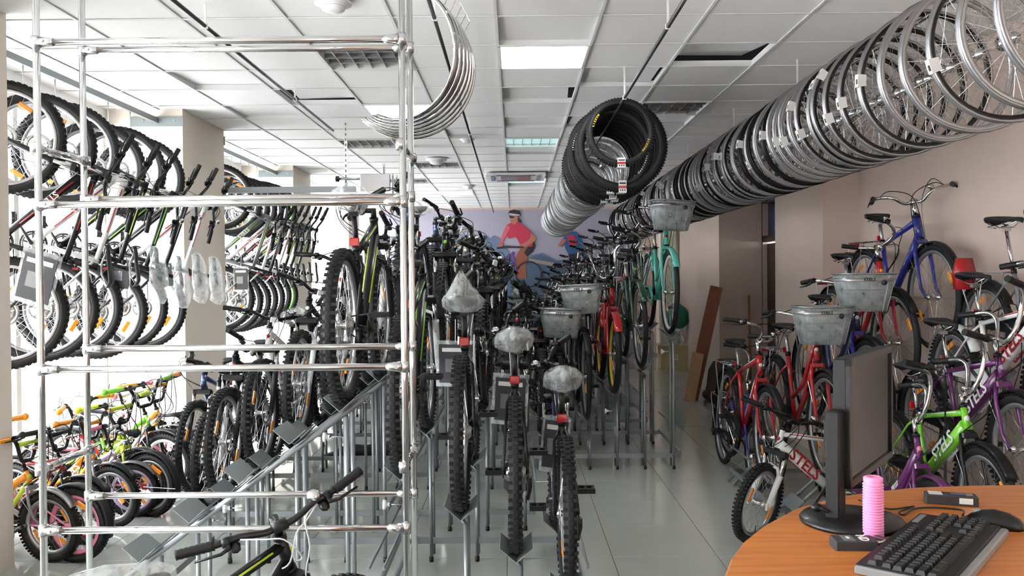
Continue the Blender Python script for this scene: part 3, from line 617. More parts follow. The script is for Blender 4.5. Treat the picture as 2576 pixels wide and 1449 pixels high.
# --- tiered display stands and the bicycles on them
postm = MB().tube([(0, 0, 0), (0, 0, 1)], .0105, 'rackgrey', 8).mesh('post')
footm = MB().tube([(0, 0, 0), (0, 0, .03)], .013, 'black', 8).mesh('foot_cap')
traym = MB()
for s_ in (-1, 1):
    rt = Matrix.Rotation(-s_*.72, 3, 'Y'); traym.box((s_*.036, 0, .022), (.095, .24, .0025), 'plategrey', rt)
traym = traym.mesh('wheel_tray')
knobm = MB().tube([(0, 0, 0), (-.06, 0, 0)], .003, 'chrome_dull', 5).lathe((-.075, 0, 0), (1, 0, 0), [(0, -.01), (.022, -.008), (.02, .004), (.01, .008), (.01, .02)], 'white', 10, False).mesh('clamp_knob')
def rack(slots, y0, y1, label, knobs=True, rails=True):
    """slots: [(x, z)] monotonic run; rails at y0 and y1"""
    t = thing('bicycle_stand', label, 'stand', loc=(slots[0][0], y0, 0), group=None); o = Vector((slots[0][0], y0, 0))
    a, b = Vector((slots[0][0], 0, slots[0][1])), Vector((slots[-1][0], 0, slots[-1][1])); d = (b-a).normalized() if (b-a).length > .01 else Vector((1, 0, .7)).normalized()
    a2, b2 = a-d*.12, b+d*.12
    for y in (y0, y1):
        for e in ((-.07, .07) if rails else ()):
            put('sloping_rail', MB().tube([Vector((a2.x, y+e, a2.z-.045))-o, Vector((b2.x, y+e, b2.z-.045))-o], .0125, 'rackgrey', 8), t)
        put('base_bar', MB().box((((a2.x+b2.x)/2)-o.x, y-o.y, .10), (abs(b2.x-a2.x), .012, .035), 'rackgrey'), t)
        for i, (x, z) in enumerate(slots):
            put('wheel_tray', traym, t, Matrix.Translation(Vector((x, y, z-.012))-o))
            if z > .12:
                put('post', postm, t, Matrix.Translation(Vector((x+.02, y-.07, 0))-o) @ Matrix.Diagonal((1, 1, z-.05, 1)))
                put('foot_cap', footm, t, Matrix.Translation(Vector((x+.02, y-.07, 0))-o))
                if not rails: put('rung', MB().tube([(0, 0, 0), (0, .14, 0)], .007, 'rackgrey', 6), t, Matrix.Translation(Vector((x+.02, y-.07, z*.55))-o)); put('tray_arm', MB().tube([(-.02, .07, -.03), (.02, 0, -.05), (-.02, .15, -.03)], .009, 'rackgrey', 6), t, Matrix.Translation(Vector((x, y-.07, z))-o))
                if y == y0 or not rails: put('post', postm, t, Matrix.Translation(Vector((x+.02, y+.07, 0))-o) @ Matrix.Diagonal((1, 1, z-.05, 1)))
            if knobs and y == y0 and i % 2 == 0 and z > .2: put('clamp_knob', knobm, t, Matrix.Translation(Vector((x-.0, y-.07, z-.14))-o))
    for x in (a2.x, b2.x): put('side_bar', MB().box((x-o.x, (y0+y1)/2-o.y, .12), (.012, y1-y0, .035), 'rackgrey').tube([Vector((x, y0, .3))-o, Vector((x, y1, .3))-o], .008, 'rackgrey', 6), t)
    return t
COLS = [('black', {}), ('black and green', dict(accent_c='green')), ('black and white', dict(accent_c='white', fork_c='white')), ('white', dict(frame_c='white', accent_c='red', fork_c='white')),
        ('black and red', dict(accent_c='red')), ('dark green', dict(frame_c='darkgreen', accent_c='lime')), ('grey', dict(frame_c='grey', accent_c='white')), ('navy', dict(frame_c='navy', accent_c='skyblue')), ('black', {}), ('black', dict(accent_c='grey'))]
MTBASE = dict(accent_c='grey', post_c='black')
def mtb_cols(c): d = dict(MTBASE); d.update(c[1]); return d
rr = random.Random(11)
# nearest tiers, rear wheels to the camera
YA = 3.78
A_slots = [(-1.64, .40), (-1.42, .57), (-1.20, .74), (-.98, .91), (-.76, 1.05)]
rack(A_slots, YA, YA+1.06, 'grey tiered stand with empty trays rising rightwards, nearest the chrome rack')
A2 = [(-.50, .75), (-.24, .57), (0.0, .385), (.225, .20)]
rack(A2, YA, YA+1.06, 'grey tiered stand with near wheels stepping down towards the aisle', True, False)
def away(x, z, Bk, cols, label, y=YA, **k): return bike(Bk, stand(x, y, z, UP, 1, 0, 'rear', Bk), cols, label, **k)
away(-.76, 1.05, bMTBw, dict(frame_c='black', accent_c='lime', post_c='black'), 'black mountain bike with plastic-wrapped saddle, highest on the near stand', barturn=1.45)
away(-.50, .75, bMTB, dict(accent_c='green', fork_c='white', post_c='black'), 'black mountain bike with thick tyre just behind the right chrome posts', barturn=1.5)
away(-.24, .57, bMTBh, dict(frame_c='black', accent_c='white', post_c='black'), 'black mountain bike with wrapped saddle, second down from the chrome posts', barturn=1.5)
away(0.0, .385, bMTBw, dict(accent_c='grey', post_c='black'), 'black mountain bike with flat plastic saddle wrap and red reflector, near middle', barturn=1.35)
away(.225, .20, bMTBw, dict(accent_c='blue', post_c='black'), 'lowest black mountain bike of the near stand, beside the aisle', barturn=1.2)
# rows facing the camera
yrow = [5.42, 7.1, 8.85, 10.6, 12.35, 14.1, 15.8]
left_up = [(-1.86+.235*i, .22+.185*i) for i in range(5)]; left_dn = []
mid = [(-.44, 1.02), (-.2, .78), (.04, .5), (.22, .32)]; right_up = [(.37, .22), (.60, .42), (.83, .63), (1.06, .84), (1.30, 1.12)]
rowname = ['front', 'second', 'third', 'fourth', 'fifth', 'sixth', 'rearmost']
for k, y in enumerate(yrow):
    nm = rowname[k]
    rack(left_up, y, y+1.06, f'grey tiered stand rising to the right, {nm} row, left side', k < 3)
    rack([(-.68, 1.2)]+(mid if k else mid[:3]), y, y+1.06, f'grey tiered stand stepping down to the right, {nm} row, middle', k < 3, False)
    if k: rack(right_up, y, y+1.06, f'grey tiered stand rising to the right, {nm} row, aisle side', k < 3, False)
    slots = [(-2.43 if k == 0 else -2.2, .0)]+([(-2.12, .0)] if k == 0 else [])+left_up+[(-.68, 1.2)]+(mid if k else mid[:3])+(right_up if k else [])
    if k == 1: slots = slots[1:]
    for i, (x, z) in enumerate(slots):
        if k == 0 and i == 0: yy = 6.4
        elif k == 0 and i == 1: yy = 5.9
        else: yy = y
        c = COLS[rr.randrange(len(COLS))]; Bk = rr.choice([bMTB, bMTB, bMTBw, bMTBt]); cols = mtb_cols(c); desc = c[0]; bt = rr.choice([1.5, 1.3, 1.7, -1.5, 1.1]); kind = 'mountain bike'
        lab = None
        if k == 0 and abs(x+1.39) < .02+.0 : pass
        if k == 0 and i == 3: c = ('white', dict(frame_c='white', accent_c='red', fork_c='black')); cols = mtb_cols(c); Bk = bMTBw; desc = 'white'; bt = .5
        if k == 0 and i == 5: bt = .2
        if k >= 1 and x > .3:
            j = [abs(x-q[0]) < .01 for q in right_up].index(True)
            if k == 1:
                Bk, cols, lab = [(bCITYb, dict(frame_c='darkgreen', bar_c='chrome', accent_c='white'), 'dark city bicycle with wrapped front basket, lowest of the aisle stand'),
                       (bCITYb, dict(frame_c='grey', bar_c='chrome', accent_c='white'), 'grey city bicycle with wrapped front basket, beside the red cruiser'),
                       (bCRUISE, dict(frame_c='red', accent_c='red', fork_c='red', rim_c='yellow', bar_c='chrome', guard_c='red'), 'red cruiser bicycle with yellow wheel rims beside the aisle'),
                       (bCITY, dict(frame_c='darkgreen', fork_c='darkgreen', guard_c='darkgreen', bar_c='chrome', accent_c='green'), 'dark green city bicycle with mudguards beside the red cruiser'),
                       (bCITYb, dict(frame_c='teal', fork_c='teal', guard_c='teal', bar_c='chrome', accent_c='red', rim_c='white'), 'teal city bicycle with front basket, highest at the aisle end')][j]; bt = [1.2, 1.3, -.9, 1.4, .1][j]
                if j in (0, 1, 4): bt = 0.0
            else:
                Bk = rr.choice([bCITY, bCITY, bCRUISE, bCITYd]); nmx, fc = rr.choice([('black', 'black'), ('navy', 'navy'), ('dark green', 'darkgreen'), ('grey', 'grey')]); desc = nmx; kind = 'city bicycle'; cols = dict(frame_c=fc, fork_c=fc, bar_c='chrome', accent_c='white'); bt = 1.3
        if lab is None: lab = f'{desc} {kind} facing the camera, {ordn(i)} from the left, {nm} row of stands'
        if k == 0 and i == 3: lab = 'white mountain bike with wrapped saddle on the front left stand'
        mw = stand(x, yy, z, DN, 1, rr.uniform(-.03, .03), 'front', Bk)
        bike(Bk, mw, cols, lab, 'bicycles on the tiered stands', bt+rr.uniform(-.15, .15), 0, lod=(k >= 2))
# bicycles raised on the top of the stands at the back
for i, (x, y, z) in enumerate(((-.9, 9.9, 1.55), (-.5, 13.5, 1.5), (.15, 11.5, 1.15), (1.35, 9.9, 1.2))):
    pass
# ================================================================== chrome display frame in the foreground
t = thing('chrome_display_frame', 'tall chrome tube display frame standing nearest the camera on the left', 'rack', loc=(-1.03, 3.18, 0)); o = Vector((-1.03, 3.18, 0))
YF, YK = 3.0, 3.36
XL, XR = at(100, 700, YF).x, at(1016, 700, YF).x
rp = .0125
for (x, y) in ((XL, YF), (XR, YF), (XL-.02, YK), (XR-.015, YK)):
    put('post', MB().tube([(x, y, .0), (x, y, 2.78)], rp, 'chrome', 16), t, loc=-o)
    put('foot', MB().lathe((x, y, 0), (0, 0, 1), [(0, 0), (.022, 0), (.022, .01), (.012, .02)], 'black', 14, False), t, loc=-o)
def conn(x, y, z, dr):
    m = MB(); d = Vector(dr); m.tube([(x, y, z-.02), (x, y, z+.02)], .0165, 'chrome_dull', 14)
    p = Vector((x, y, z)); m.tube([p+d*.01, p+d*.045, p+d*.062], [.020, .0155, .0145], 'chrome_dull', 12)
    nrm = Vector((0, -1, 0)) if abs(d.x) > .5 else Vector((1, 0, 0)); m.tube([p+d*.028+nrm*.012, p+d*.028+nrm*.021], .007, 'silver', 6)
    return m
for yy, x, rows in ((YF, XL, (106, 515, 930, 1335)), (YK, XL-.02, (127, 502, 878, 1248))):
    for py in rows:
        z = at(110 if yy == YF else 205, py, yy).z; x2 = XR if yy == YF else XR-.015
        put('rail', MB().tube([(x, yy, z), (x2, yy, z)], rp, 'chrome', 16), t, loc=-o)
        put('connector', conn(x, yy, z, (1, 0, 0)), t, loc=-o); put('connector', conn(x2, yy, z, (-1, 0, 0)), t, loc=-o)
for py in (390, 1155):
    z = at(150, py, 3.18).z
    for x in (XL-.01, XR-.008):
        put('side_rail', MB().tube([(x, YF, z), (x, YK, z)], rp, 'chrome', 14), t, loc=-o)
        put('connector', conn(x, YF, z, (0, 1, 0)), t, loc=-o); put('connector', conn(x, YK, z, (0, -1, 0)), t, loc=-o)
# ================================================================== bicycle in the foreground, bottom left
bFG = finish(build_bike(dict(MTB, R=.33, v=.07, seat=.12), wrapd=5, rfl=False)); sc = .89
bar = at(722, 1288, 2.5); lx = bFG['pivot'].x+.05
fg = bike(bFG, Matrix.Translation((bar.x-lx*sc*math.cos(.95), 2.55-lx*sc*math.sin(.95), bar.z-(bFG['pivot'].z+.09)*sc)) @ Matrix.Rotation(.95, 4, 'Z') @ Matrix.Scale(sc, 4), dict(frame_c='black', accent_c='lime', cable_c='cablewhite', post_c='black'), 'black and lime bicycle right in front of the chrome frame, handlebar nearest the camera', barturn=-1.97)
# ================================================================== children's bicycles by the window
K = [((128, 1412), dict(frame_c='orange', accent_c='lime', fork_c='grey', grip_c='orange', guard_c='silver', letter_c='white'), "orange children's bicycle with silver front mudguard, nearest the left column", -.15, bKID, 1.0, .25),
     ((212, 1368), dict(frame_c='red', accent_c='black', fork_c='black', rim_c='red', grip_c='black', guard_c='black', letter_c='white'), "red children's bicycle with red wheel rim behind the orange one", -.1, bKID, 1.0, .1),
     ((285, 1326), dict(frame_c='orange', accent_c='orange', fork_c='grey', grip_c='orange', guard_c='black', letter_c='white'), "orange children's bicycle with grey fork, third from the camera", -.15, bKID, 1.0, .1),
     ((335, 1300), dict(frame_c='lilac', accent_c='white', fork_c='lilac', rim_c='lilac', grip_c='pink', guard_c='grey', saddle_c='pink'), "lilac children's bicycle between orange and yellow ones", .1, bKID, .9, 0),
     ((360, 1292), dict(frame_c='lime', accent_c='lime', fork_c='lime', grip_c='lime', guard_c='black', letter_c='black'), "lime yellow children's bicycle with padded yellow handlebar", -.2, bKID, 1.08, -.1),
     ((420, 1243), dict(frame_c='green', accent_c='white', fork_c='black', grip_c='green', guard_c='black', rim_c='white'), "black and green children's bicycle next to the rearmost yellow one", -.2, bKID, 1.15, -.1),
     ((448, 1222), dict(frame_c='orange', accent_c='orange', fork_c='black', grip_c='orange', guard_c='silver', rim_c='silver'), "orange yellow children's bicycle farthest from the camera by the column", -.15, bKID, 1.15, -.1)]
for (px, py), cols, lab, hd, Bk, s_, bt in K:
    p = atz(px, py, .002); c = dict(bar_c='black', accent_c='yellow'); c.update(cols)
    bike(Bk, stand(p.x, p.y, 0, hd, s_, .0, 'front', Bk), c, lab, "children's bicycles by the window", barturn=bt, steer=-.12)
for i, (x, y, hd, cols, lab) in enumerate([(-3.25, 5.0, 2.9, dict(frame_c='pink', accent_c='white', fork_c='pink', rim_c='pink', saddle_c='red', grip_c='orange'), "pink children's bicycle with red saddle close to the window"),
        (-3.2, 6.0, 2.8, dict(frame_c='red', accent_c='white', fork_c='white', grip_c='orange', saddle_c='black'), "red and white children's bicycle close to the window"),
        (-3.2, 6.7, 2.9, dict(frame_c='pink', accent_c='white', fork_c='white', grip_c='pink'), "pale pink children's bicycle at the far end by the window")]):
    bike(bKID, stand(x, y, 0, hd, 1.05, 0, 'front', bKID), cols, lab, "children's bicycles by the window", barturn=.2)
bag = MB(); r2 = random.Random(3)
# ================================================================== bicycles hanging nose up in the window bays
def hang(y, yaw, Bk, cols, lab, bt=1.5, z0=1.93, x0=-3.40):
    c, s_ = math.cos(yaw), math.sin(yaw)
    m = Matrix(((0, s_, c), (0, -c, s_), (1, 0, 0))).to_4x4(); m.translation = Vector((x0, y, z0))
    bike(Bk, m, cols, lab, 'bicycles hanging in the window bays', barturn=bt)
HC = [('white and red', dict(frame_c='white', accent_c='red', fork_c='black')), ('black and green', dict(accent_c='green', rim_c='grey')), ('black and lime', dict(accent_c='lime')), ('green and black', dict(frame_c='grey', accent_c='green')),
      ('black and grey', dict(accent_c='grey')), ('white', dict(frame_c='white', accent_c='red', fork_c='white')), ('dark green', dict(frame_c='darkgreen', accent_c='lime', rim_c='green')), ('black and red', dict(accent_c='red')), ('navy', dict(frame_c='navy', accent_c='skyblue'))]
rx = random.Random(5)
for bay, (ya, n, dy) in enumerate(((5.0, 6, .375), (8.75, 7, .30))):
    for i in range(n):
        nmx, cc = HC[(i*2+bay*3) % 9 if bay else [7, 0, 2, 1, 4, 5, 3][i]]
        cols = dict(post_c='black'); cols.update(cc)
        hang(ya+dy*i, .30+rx.uniform(-.1, .1), bMTBw if (i > 1 and not bay) else bMTBt, cols, f'{nmx} mountain bike hanging by its front wheel, {ordn(i)} from the camera, {["near", "far"][bay]} bay', 1.45+rx.uniform(-.2, .2), 1.93+rx.uniform(-.03, .03))
    y0, y1 = ((4.75, 7.4), (8.45, 11.1))[bay]; xr = -3.10
    rt = thing('hanging_rail', f'grey steel rail with hooks across the {["near", "far"][bay]} window bay', 'rail', loc=(xr, y0, 3.0)); oo = Vector((xr, y0, 3.0))
    put('rail_tube', MB().box((0, (y1-y0)/2, 0), (.03, y1-y0, .045), 'rackgrey'), rt)
    for yy in (y0+.006, y1-.006): put('end_plate', MB().box((0, yy-y0, -.005), (.46, .01, .085), 'plategrey').tube([(-.12, yy-y0-.012, 0), (-.12, yy-y0+.012, 0)], .01, 'silver', 6).tube([(.15, yy-y0-.012, 0), (.15, yy-y0+.012, 0)], .01, 'silver', 6), rt)
    for i in range(n): yy = ya+dy*i-y0; put('hook', MB().tube([(0, yy, -.02), (0, yy, -.20), (.03, yy+.01, -.235), (.055, yy+.01, -.20)], .004, 'chrome_dull', 6), rt)
# printed manuals in clear bags
for (px, py, Y, w, h, rz, lab) in ((92, 700, 5.0, .24, .27, .25, 'dark printed manual in a clear bag hanging behind the left chrome post'), (300, 690, 5.9, .15, .20, .05, 'printed manual in a clear bag between the hanging saddles'), (415, 692, 6.7, .13, .18, -.1, 'printed manual in a bag near the far hanging saddles'), (606, 702, 8.82, .15, .22, 0, 'printed manual in a bag in the far window bay'), (1283, 1005, 4.35, .16, .22, .05, 'grey printed card behind the flat-wrapped saddle near the middle'), (1146, 915, 4.4, .18, .20, 0, 'grey printed card behind the cone-wrapped saddle'), (1396, 1118, 4.3, .12, .24, .1, 'grey printed card beside the lowest near saddle')):
    p = at(px, py, Y); m = MB(); R3 = Matrix.Rotation(rz, 3, 'Y') @ Matrix.Rotation(-.25, 3, 'Z')
    m.box((0, 0, 0), (w, .004, h), 'ink', R3).box(R3 @ Vector((0, -.003, h*.36)), (w*.8, .002, h*.10), 'paper', R3).box(R3 @ Vector((-.01, -.003, -h*.05)), (w*.5, .002, h*.34), 'grey', R3)
    mt = one('manual', m, lab, 'booklet', 'printed manuals', loc=p)
    put('clear_bag', MB().box((0, .005, 0), (w*1.2, .004, h*1.2), 'wrap', R3), mt); put('string', MB().tube([R3 @ Vector((0, 0, h*.55)), (0, .02, h*.55+.12)], .002, 'white', 4), mt)
# ================================================================== rods, hanging wheels, rims, tyres, mudguards
def rod(x, z, y0, y1, hangs, lab, m='steel_dark', r=.011):
    t = thing('hanging_rod', lab, 'rod', loc=(x, y0, z)); put('rod', MB().tube([(0, 0, 0), (0, y1-y0, 0)], r, m, 8), t)
    for yy in hangs: put('hanger', MB().box((0, yy-y0, (H-z)/2+.01), (.012, .004, H-z+.02), 'tbar').box((0, yy-y0, .0), (.026, .015, .026), 'tbar'), t)
    return t
rod(-1.66, 2.98, 3.2, 7.85, (4.6, 6.48), 'thin dark rod under the ceiling left of the mudguards')
rod(-.40, 2.95, 3.3, 17.3, (4.4, 7.9, 11.5, 15), 'long dark rod under the ceiling carrying the chrome mudguards')
rod(.80, 2.88, 3.6, 16, (4.35, 6.05, 9.5, 13), 'long rod carrying the black tyres and rims')
rod(1.98, 2.83, 2.4, 16, (3.9, 5.9, 7.6, 9.6, 12), 'long rod along the right wall threaded through wheels')
def rim_wheel(kind, spokes=True, r=.33, ns=32):
    Y = (0, 1, 0); m = MB()
    cA, cB = dict(silver=('silver', 'silver'), black=('silver', 'black'), white=('white', 'white'), allblack=('black', 'black'))[kind]
    m.lathe((0, 0, 0), Y, [(r, -.012), (r-.006, -.009), (r-.006, .009), (r, .012), (r-.012, .0125), (r-.0125, -.0125)], cA, 44)
    m.lathe((0, 0, 0), Y, [(r-.011, -.0125), (r-.011, .0125), (r-.024, .010), (r-.031, .004), (r-.031, -.004), (r-.024, -.010)], cB, 44)
    out = [('rim', m)]
    if spokes:
        out.append(('hub', MB().lathe((0, 0, 0), Y, [(.010, -.05), (.026, -.036), (.026, -.031), (.014, -.026), (.014, .026), (.026, .031), (.026, .036), (.010, .05), (.005, .07), (.005, -.07)], 'chrome_dull', 12)))
        s = MB()
        for i in range(ns):
            q = 1 if i % 2 else -1; a = 2*pi*i/ns; b = a+(.5 if (i//2) % 2 else -.5); s.tube([(math.cos(b)*.024, q*.033, math.sin(b)*.024), (math.cos(a)*(r-.03), 0, math.sin(a)*(r-.03))], .0011, 'spoke', 3, False)
        out.append(('spokes', s))
        f = MB(); f.lathe((0, .045, 0), Y, [(.008, 0), (.033, 0), (.033, .003), (.008, .003)], 'steel_dark', 16).lathe((0, .051, 0), Y, [(.008, 0), (.028, 0), (.028, .003), (.008, .003)], 'steel_dark', 16); out.append(('freewheel', f))
    return [(n_, q.mesh(n_)) for n_, q in out]
RW = {k: rim_wheel(k) for k in ('silver', 'black', 'allblack')}; RO = {k: rim_wheel(k, False, .29) for k in ('silver', 'white', 'black')}; RS = rim_wheel('silver', True, .30, 28)
labm = MB()
for i in range(5):
    pass
labm.lathe((0, 0, 0), (0, 1, 0), [(.336, -.017), (.336, .017), (.294, .014), (.294, -.014)], 'paper', 3, True, -.09, .09, False)
labm.lathe((0, 0, 0), (0, 1, 0), [(.3365, -.012), (.3365, .004), (.335, .004), (.335, -.012)], 'ink', 2, True, -.05, .02, False)
labm = labm.mesh('paper_label')
rw = random.Random(21)
ys = []; y = 2.95
while y < 10.9: ys.append(y); y += rw.uniform(.13, .18) if y > 4.1 else rw.uniform(.19, .27)
y = 11.2
while y < 15: ys.append(y); y += rw.uniform(.22, .4)
for i, y in enumerate(ys):
    k = rw.choice(['silver', 'silver', 'black', 'black', 'allblack']) if y > 3.0 else 'silver'
    m = Matrix.Translation((1.98+rw.uniform(-.012, .012), y, 2.83-.296)) @ Matrix.Rotation(rw.uniform(-.07, .10), 4, 'Z') @ Matrix.Rotation(rw.uniform(-.05, .05), 4, 'X')
    t = thing('wheel', f'{dict(silver="silver", black="black and silver", allblack="black")[k]} spoked wheel without tyre, {ordn(i)} from the camera on the right rod', 'wheel', m, group='wheels hanging on the right rod')
    sp = Matrix.Rotation(rw.uniform(0, 6.28), 4, 'Y')
    for n_, me in RW[k]: put(n_, me, t, sp)
    if rw.random() < .62: put('paper_label', labm, t, Matrix.Rotation(pi+rw.uniform(-.5, .6), 4, 'Y'))
y = 7.75; i = 0
while y < 15.2:
    k = rw.choice(['silver', 'white', 'silver', 'black']) if y < 11 else rw.choice(['white', 'silver', 'white'])
    m = Matrix.Translation((.80+rw.uniform(-.02, .02), y, 2.88-.26)) @ Matrix.Rotation(rw.uniform(-.12, .12), 4, 'Z') @ Matrix.Rotation(rw.uniform(-.06, .06), 4, 'X')
    t = thing('rim', f'{k} wheel rim hanging, {ordn(i)} behind the black tyres', 'rim', m, group='rims hanging behind the tyres')
    for n_, me in (RO[k] if i % 3 else RS): put(n_, me, t)
    y += rw.uniform(.16, .25); i += 1
def arc_text(txt, size, m, R, a0, yoff, step=None, flip=1):
    o = MB(); st = step or size*.85/R
    for k, chx in enumerate(txt):
        if chx == ' ': continue
        me = text_mesh(chx, size, m, .0008); a = a0+flip*st*k; e = Vector((math.cos(a), 0, math.sin(a))); tdir = Vector((-math.sin(a), 0, math.cos(a)))*flip
        x = tdir; yv = e*(-flip) if flip > 0 else e
        # letter up axis so that text reads from the -Y side
        z = Vector((0, -1, 0)); yv = z.cross(x)
        b = len(o.V); o.V += [Vector((0, yoff, 0))+e*R+x*v.co.x+yv*v.co.y+z*v.co.z for v in me.vertices]
        for p in me.polygons: o.face([b+q for q in p.vertices], m, False)
    return o
def tyre(R, tr, lab, x, y, knob, txt=None, tc='yellow', card='paper', yaw=0, dz=0):
    t = thing('tyre', lab, 'tyre', Matrix.Translation((x, y, 2.88-(R-2*tr*.9)-.01+dz)) @ Matrix.Rotation(yaw, 4, 'Z'), group=None)
    m = MB(); c = R-tr; pr = [(c+tr*math.cos(a), tr*1.15*math.sin(a)) for a in [-2.35+4.7*k/9 for k in range(10)]]+[(c+(tr-.004)*math.cos(a), (tr-.004)*1.15*math.sin(a)) for a in [2.35-4.7*k/9 for k in range(10)]]
    m.lathe((0, 0, 0), (0, 1, 0), pr, 'rubber', 60)
    n = int(90*R/.34)
    for i in range(n):
        a = 2*pi*i/n
        for k, (off, rr_) in enumerate(((0, R), (.75, R-tr*.3), (-.75, R-tr*.3))):
            aa = a+(0 if k else pi/n); m.box((math.cos(aa)*rr_, off*tr, math.sin(aa)*rr_), (.006 if not knob else .010, tr*.5, .012), 'rubber', Matrix.Rotation(-aa, 3, 'Y'))
    put('casing', m, t)
    if txt:
        put('lettering', arc_text(txt, .021, tc, R-tr*1.5, -.7, -tr*1.13-.001), t)
        put('lettering', arc_text(txt, .021, tc, R-tr*1.5, 2.5, -tr*1.13-.001), t)
    if card:
        a0 = -pi/2; cd = MB(); cd.lathe((0, 0, 0), (0, 1, 0), [(R+.008, -tr*1.3), (R+.008, tr*1.3), (R-2*tr, tr*1.3), (R-2*tr, -tr*1.3)], card, 3, True, pi-pi/2-.11 if False else 0, 0.001, False)
        cd = MB(); w = .06
        cd.box((0, 0, -(R+.006)), (w, tr*2.7, .002), card).box((0, -tr*1.35, -(R-tr)), (w, .002, tr*2+.012), card).box((0, tr*1.35, -(R-tr)), (w, .002, tr*2+.012), card).box((0, -tr*1.35-.002, -(R-tr*.9)), (w, .002, tr*.5), 'red').box((0, -tr*1.35-.002, -(R-tr*1.6)), (w*.8, .002, tr*.3), 'ink')
        for q in (-.016, 0, .016): cd.box((q, -tr*1.35-.002, -(R-tr*.3)), (.008, .002, tr*.35), 'ink')
        put('card_sleeve', cd, t)
tyre(.255, .030, 'small black tyre with yellow sidewall letters, frontmost of the hanging tyres', .80, 6.28, True, 'MAXXIS')
tyre(.35, .040, 'large knobby black tyre directly behind the small front one', .82, 6.42, True, None, dz=.0, yaw=.05)
tyre(.335, .032, 'thinner black tyre with white script on its sidewall', .76, 6.62, False, 'Continental', 'white', yaw=-.12, dz=-.0)
tyre(.35, .036, 'large black tyre with yellow letters inside the hanging bundle', .80, 6.85, True, 'MAXXIS')
tyre(.35, .036, 'fifth black tyre of the hanging bundle, with card sleeve', .84, 7.05, True)
tyre(.345, .036, 'sixth black tyre with big white sidewall letters', .78, 7.28, False, 'TIOGA', 'white', yaw=-.08)
tyre(.34, .036, 'rearmost black tyre next to the hanging rims', .80, 7.5, True, yaw=.06)
for i, (y, R_, tr_, x_) in enumerate(((6.72, .34, .034, .83), (6.97, .345, .036, .79), (7.16, .34, .034, .80), (7.38, .35, .036, .83), (7.62, .34, .034, .78))):
    tyre(R_, tr_, f'plain black tyre deep in the hanging bundle, {ordn(i)} of the unlettered ones', x_, y, i % 2 == 0, card='paper' if i % 2 else None, yaw=.04*(i-2))
# chrome mudguards hanging in a bundle
for i in range(7):
    g = MB(); Rg = .325+.006*i; a0, a1 = math.radians(52-3*i), math.radians(-118-i*2.5+rw.uniform(-3, 3)); secs = []; w = .032
    for k in range(23):
        a = a0+(a1-a0)*k/22; e = Vector((math.cos(a), 0, math.sin(a))); q = .9 if k < 22 else .3
        secs.append([e*(Rg-.012)+Vector((0, -w*q, 0)), e*(Rg-.003)+Vector((0, -w*.75*q, 0)), e*Rg, e*(Rg-.003)+Vector((0, w*.75*q, 0)), e*(Rg-.012)+Vector((0, w*q, 0)), e*(Rg-.005)+Vector((0, w*.7*q, 0)), e*(Rg-.002), e*(Rg-.005)+Vector((0, -w*.7*q, 0))])
    g.loft(secs, 'chrome')
    y = 4.12+.055*i; c = at(1003, 134, 4.12)
    mg = one('mudguard', g, f'curved chrome mudguard, {ordn(i)} from the camera in the bundle beside the chrome frame', 'mudguard', 'chrome mudguards hanging from the rod', mw=Matrix.Translation((c.x, y, c.z)) @ Matrix.Rotation(-.42+.10*i, 4, 'Z') @ Matrix.Rotation(.12, 4, 'X'))
    tip = Vector((math.cos(a0)*Rg, 0, math.sin(a0)*Rg)); put('wire_stay', MB().tube([tip, tip+Vector((.03, 0, .06)), tip+Vector((0, .01, .12))], .002, 'chrome_dull', 4), mg)
# steel beam and slotted hangers on the left half
p0, p1 = at(560, 479, 8.1), at(895, 470, 8.1)
t = thing('steel_beam', 'grey steel beam hung from slotted strips in front of the far columns', 'beam', loc=p0)
put('beam_tube', MB().box(((p1.x-p0.x)/2, 0, 0), (p1.x-p0.x, .05, .055), 'rackgrey'), t)
put('slotted_hanger', MB().box((at(868, 400, 8.1).x-p0.x, .04, (H-p0.z)/2), (.03, .004, H-p0.z+.02), 'tbar'), t)
for k in range(12): put('slot', MB().box((at(868, 400, 8.1).x-p0.x, .036, .08+.05*k), (.008, .003, .025), 'steel_dark'), t)
put('threaded_end', MB().tube([(at(845, 450, 8.1).x-p0.x, 0, .10), (at(905, 450, 8.1).x-p0.x, 0, .10)], .012, 'rackgrey', 8).lathe((at(845, 450, 8.1).x-p0.x, 0, .10), (1, 0, 0), [(0, 0), (.028, 0), (.028, .03), (0, .03)], 'black', 12, False), t)
put('end_box', MB().bev((at(945, 460, 8.1).x-p0.x, 0, .06), (.28, .06, .16), 'silver', .004), t)
for px, Y in ((966, 11.0), (988, 12.0), (998, 12.2)):
    p = at(px, 440, Y); one('slotted_strip', MB().box((0, 0, 0), (.035, .004, .62), 'tbar').box((0, -.003, 0), (.008, .002, .55), 'steel_dark'), f'perforated steel strip hanging from the ceiling {"left of" if px < 970 else "close behind"} the chrome post {"" if px < 990 else "pair"}'.strip(), 'hanger', 'slotted strips', loc=(p.x, Y, H-.31))
